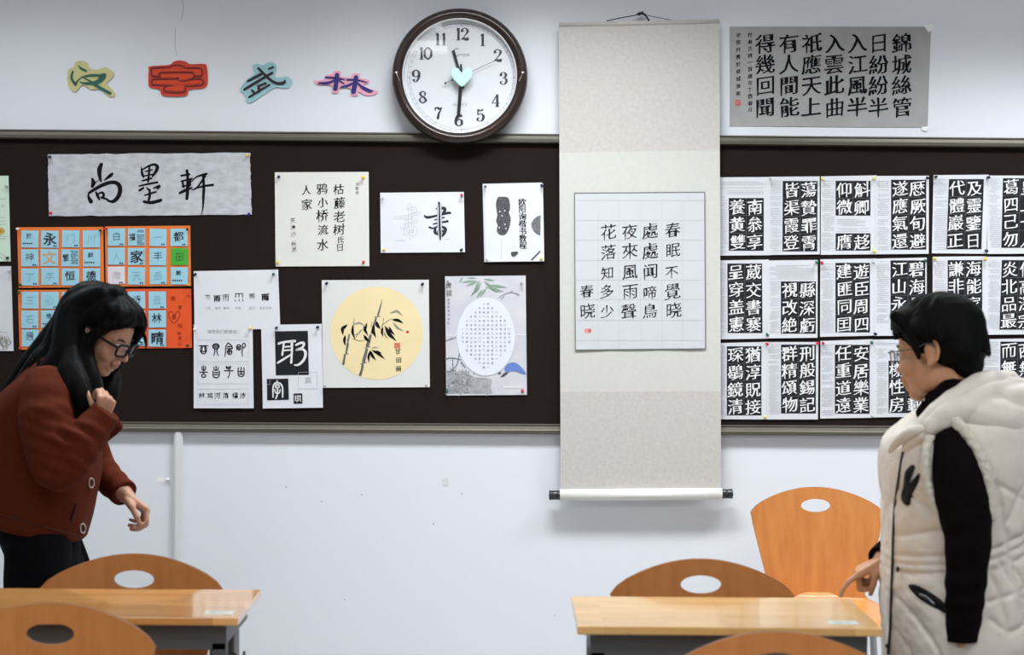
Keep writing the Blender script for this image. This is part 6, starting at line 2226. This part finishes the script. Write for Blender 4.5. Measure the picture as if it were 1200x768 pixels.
# hood lying round the neck
b = Blob()
b.chain([(Q(1066, 524, -.12), .018), (Q(1078, 510, -.14), .026), (Q(1102, 489, -.145), .032), (Q(1128, 470, -.125), .036), (Q(1152, 455, -.08), .036), (Q(1174, 450, -.02), .034)])
b.bake(.0055, 2, lambda co, no: .005 * nz(co, 14, 14, 14) + .003 * nz(co, 34, 20, 34, 7)).build('collar_roll', VEST, vest)
b = Blob()
b.chain([(Q(1092, 500, -.165), .022), (Q(1115, 486, -.165), .030), (Q(1140, 474, -.15), .034), (Q(1162, 464, -.11), .032), (Q(1182, 460, -.05), .030)])
b.chain([(Q(1060, 520, .12), .020), (Q(1080, 505, .14), .030), (Q(1112, 486, .15), .034), (Q(1148, 464, .12), .036), (Q(1180, 452, .05), .034)])
b.chain([(Q(1140, 486, -.16), .030), (Q(1165, 490, -.15), .046), (Q(1192, 500, -.12), .050), (Q(1222, 500, -.05), .05)])
b.chain([(Q(1160, 470, -.12), .030), (Q(1182, 474, -.10), .040), (Q(1202, 470, -.04), .040), (Q(1214, 464, .05), .036)])
b.chain([(Q(1166, 452, -.05), .030), (Q(1190, 456, -.02), .030), (Q(1206, 462, .05), .034)])
b.chain([(Q(1185, 500, .08), .05), (Q(1215, 490, .02), .055), (Q(1222, 505, -.06), .05)])


def cloth(co, no):
    return .005 * nz(co, 14, 14, 14) + .003 * nz(co, 34, 20, 34, 7)


b.bake(.0055, 2, cloth).build('hood', VEST, vest)
# stand-up front facing, zip, flaps, pockets
b = Blob()
b.chain([(Q(1043, 528, -.09), .008), (Q(1056, 514, -.13), .012), (Q(1070, 506, -.155), .013), (Q(1082, 503, -.165), .010)])
b.bake(.0045, 2).build('front_facing', VEST, vest)
ZIP = mat('black_zip', (0.010, 0.010, 0.012), .4)
mb = MB()
zp = [hit(bv, x, y, .002) for x, y in ((1059, 530), (1054, 560), (1050, 590), (1048, 620), (1047, 650), (1046, 680), (1045, 710), (1044, 740), (1042, 765))]
mb.tube([p for p in zp if p is not None], .0032, 8)
z_ = mb.build('zip', ZIP, vest)
mb = MB()
q = hit(bv, 1042.5, 757, .004)
if q is not None:
    mb.lathe(q, (0, -1, 0), [(.006, -.002), (.006, .003), (.003, .004)], 10)
    mb.hexa([q + Vector((-.003, -.003, 0)), q + Vector((.003, -.003, 0)), q + Vector((.003, -.003, -.02)), q + Vector((-.003, -.003, -.02))], [q + Vector((-.003, -.001, 0)), q + Vector((.003, -.001, 0)), q + Vector((.003, -.001, -.02)), q + Vector((-.003, -.001, -.02))])
    mb.build('zip_pull', ZIP, z_)


def patch(name, pts, m, lift=.0035, parent=None, n=10):
    """a flat piece of trim laid on the garment; pts outline in picture order, fanned from its middle"""
    q = sample(pts, 4, True)
    cx, cy = sum(p[0] for p in q) / len(q), sum(p[1] for p in q) / len(q)
    mb = MB()
    rings_ = []
    for t, up in ((1.0, 0), (1.0, lift), (.6, lift * 1.15), (.25, lift * 1.2)):
        r = [hit(bv, cx + (p[0] - cx) * t, cy + (p[1] - cy) * t, up) for p in q]
        if any(v is None for v in r):
            return None
        rings_.append(r)
    mb.rings(rings_, 0, True)
    return mb.build(name, m, parent or vest)


LEA = mat('black_patent_trim', (0.008, 0.008, 0.009), .5, spec=.2)
patch('chest_flap', [(1060, 590), (1057, 582), (1060, 568), (1062, 553), (1070, 545), (1072, 550), (1066, 560), (1066, 572), (1073, 560), (1078, 555), (1076, 566), (1069, 580), (1066, 592)], LEA)
pk = patch('pocket_welt', [(1066, 686), (1074, 686), (1090, 694), (1104, 704), (1110, 712), (1110, 718), (1098, 714), (1082, 705), (1070, 694)], LEA)
mb = MB()
q_ = [hit(bv, x, y, .006) for x, y in ((1078, 698), (1088, 701), (1097, 707))]
mb.tube(q_, .003, 8)
mb.build('pocket_zip', mat('steel_zip', (.22, .22, .23), .35, metal=.8), pk or vest)
mb = MB()
q = hit(bv, 1054, 667, .004)
mb.ball(q, (.004, .004, .007))
mb.build('cord_stop', ZIP, vest)
for x, y in ((1072, 508), (1067, 519)):
    q = hit(bv, x, y, .012)
    mb = MB()
    mb.ball(q + Vector((0, -.006, 0)), (.0045, .003, .0045))
    mb.build('snap', ZIP, vest)
# trousers, shoes
b = Blob()
b.loft([(Q(1058, 745), Q(1196, 745), .165), (Q(1056, 780), Q(1200, 775), .172), (Q(1060, 815), Q(1194, 812), .165), (Q(1068, 850), Q(1186, 850), .15)], n=40)
for h_, kk, an in ((hip_n, kn_n, ank_n), (hip_f, kn_f, ank_f)):
    b.chain([(h_, .100), (h_.lerp(kk, .5), .090), (kk, .074)])
    b.chain([(kk, .074), (kk.lerp(an, .4), .068), (an, .058)])
b.bake(.007, 4, lambda co, no: .004 * nz(co, 9, 9, 12)).build('trousers', PANTS, man)
for an in (ank_n, ank_f):
    b = Blob()
    b.chain([(an + Vector((.03, 0, -.040)), .044), (an + Vector((-.05, 0, -.043)), .043), (an + Vector((-.16, 0, -.050)), .034)])
    mb = b.bake(.006, 3)
    for v in mb.v:
        v.z = max(v.z, 0.0)
    mb.build('shoe', SHOE, man)
# short hair
b = Blob()
HL = lambda x, y, z: Mm @ (Vector((x, y, z)) * mk)
b.ell([a * mk for a in (-.022, 0, .056)], [a * mk for a in (.108, .088, .088)], Mm)
b.ell([a * mk for a in (-.055, 0, .010)], [a * mk for a in (.068, .080, .075)], Mm)
b.ell([a * mk for a in (.035, 0, .082)], [a * mk for a in (.066, .076, .050)], Mm)
b.ell([a * mk for a in (-.070, 0, -.035)], [a * mk for a in (.040, .058, .045)], Mm)
rnd = random.Random(8)
for i in range(320):
    u, v = rnd.uniform(-math.pi, math.pi), rnd.uniform(.05, 1.0)
    # locks grow from the crown outward and end at the hairline
    cr = Vector((-.04, .0, .140))
    ang = u
    end = Vector((math.cos(ang) * .112 - .015, math.sin(ang) * .088, np.interp(abs(ang), [0, .6, 1.2, 1.75, 2.3, 3.14], [.060, .055, .045, .020, -.035, -.030])))
    st = cr.lerp(end, v * .5)
    n_ = Vector((math.cos(ang), math.sin(ang), .0))
    mid = cr.lerp(end, .35 + .4 * v) + n_ * .024 + Vector((0, 0, .030 * (1 - v)))
    e = cr.lerp(end, min(1, .55 + .5 * v)) + n_ * (.010 if v < .8 else .004)
    pr = lambda p: HL(*p)
    # keep each lock on the outside of the skull
    pts = []
    for p, r in ((st, .0045), (mid, .0055), (e, .0012)):
        d = p - Vector((-.018, 0, .035))
        q = Vector((d.x / .104, d.y / .086, d.z / .106))
        if q.length < 1.02:
            p = Vector((-.018, 0, .035)) + Vector((q.x * .104, q.y * .086, q.z * .106)) / q.length * 1.02
        pts.append((*pr(p), r * mk))
    b.tube(pts, 0, 6)
for sg in (-1, 1):      # sideburns and fringe
    b.chain([(HL(.030, sg * .076, .050), .012), (HL(.022, sg * .078, .018), .010), (HL(.018, sg * .077, -.010), .005)])
    for t in range(5):
        y = sg * (.012 + .014 * t)
        b.chain([(HL(.066, y, .098), .014), (HL(.090 - .05 * (abs(y) / .075) ** 2, y, .072), .011), (HL(.098 - .06 * (abs(y) / .075) ** 2, y * 1.02, .046), .004)])
b.bake(.0036, 1).build('hair', HAIR2, man)

bpy.data.objects.remove(_to)
bpy.data.curves.remove(_tc)
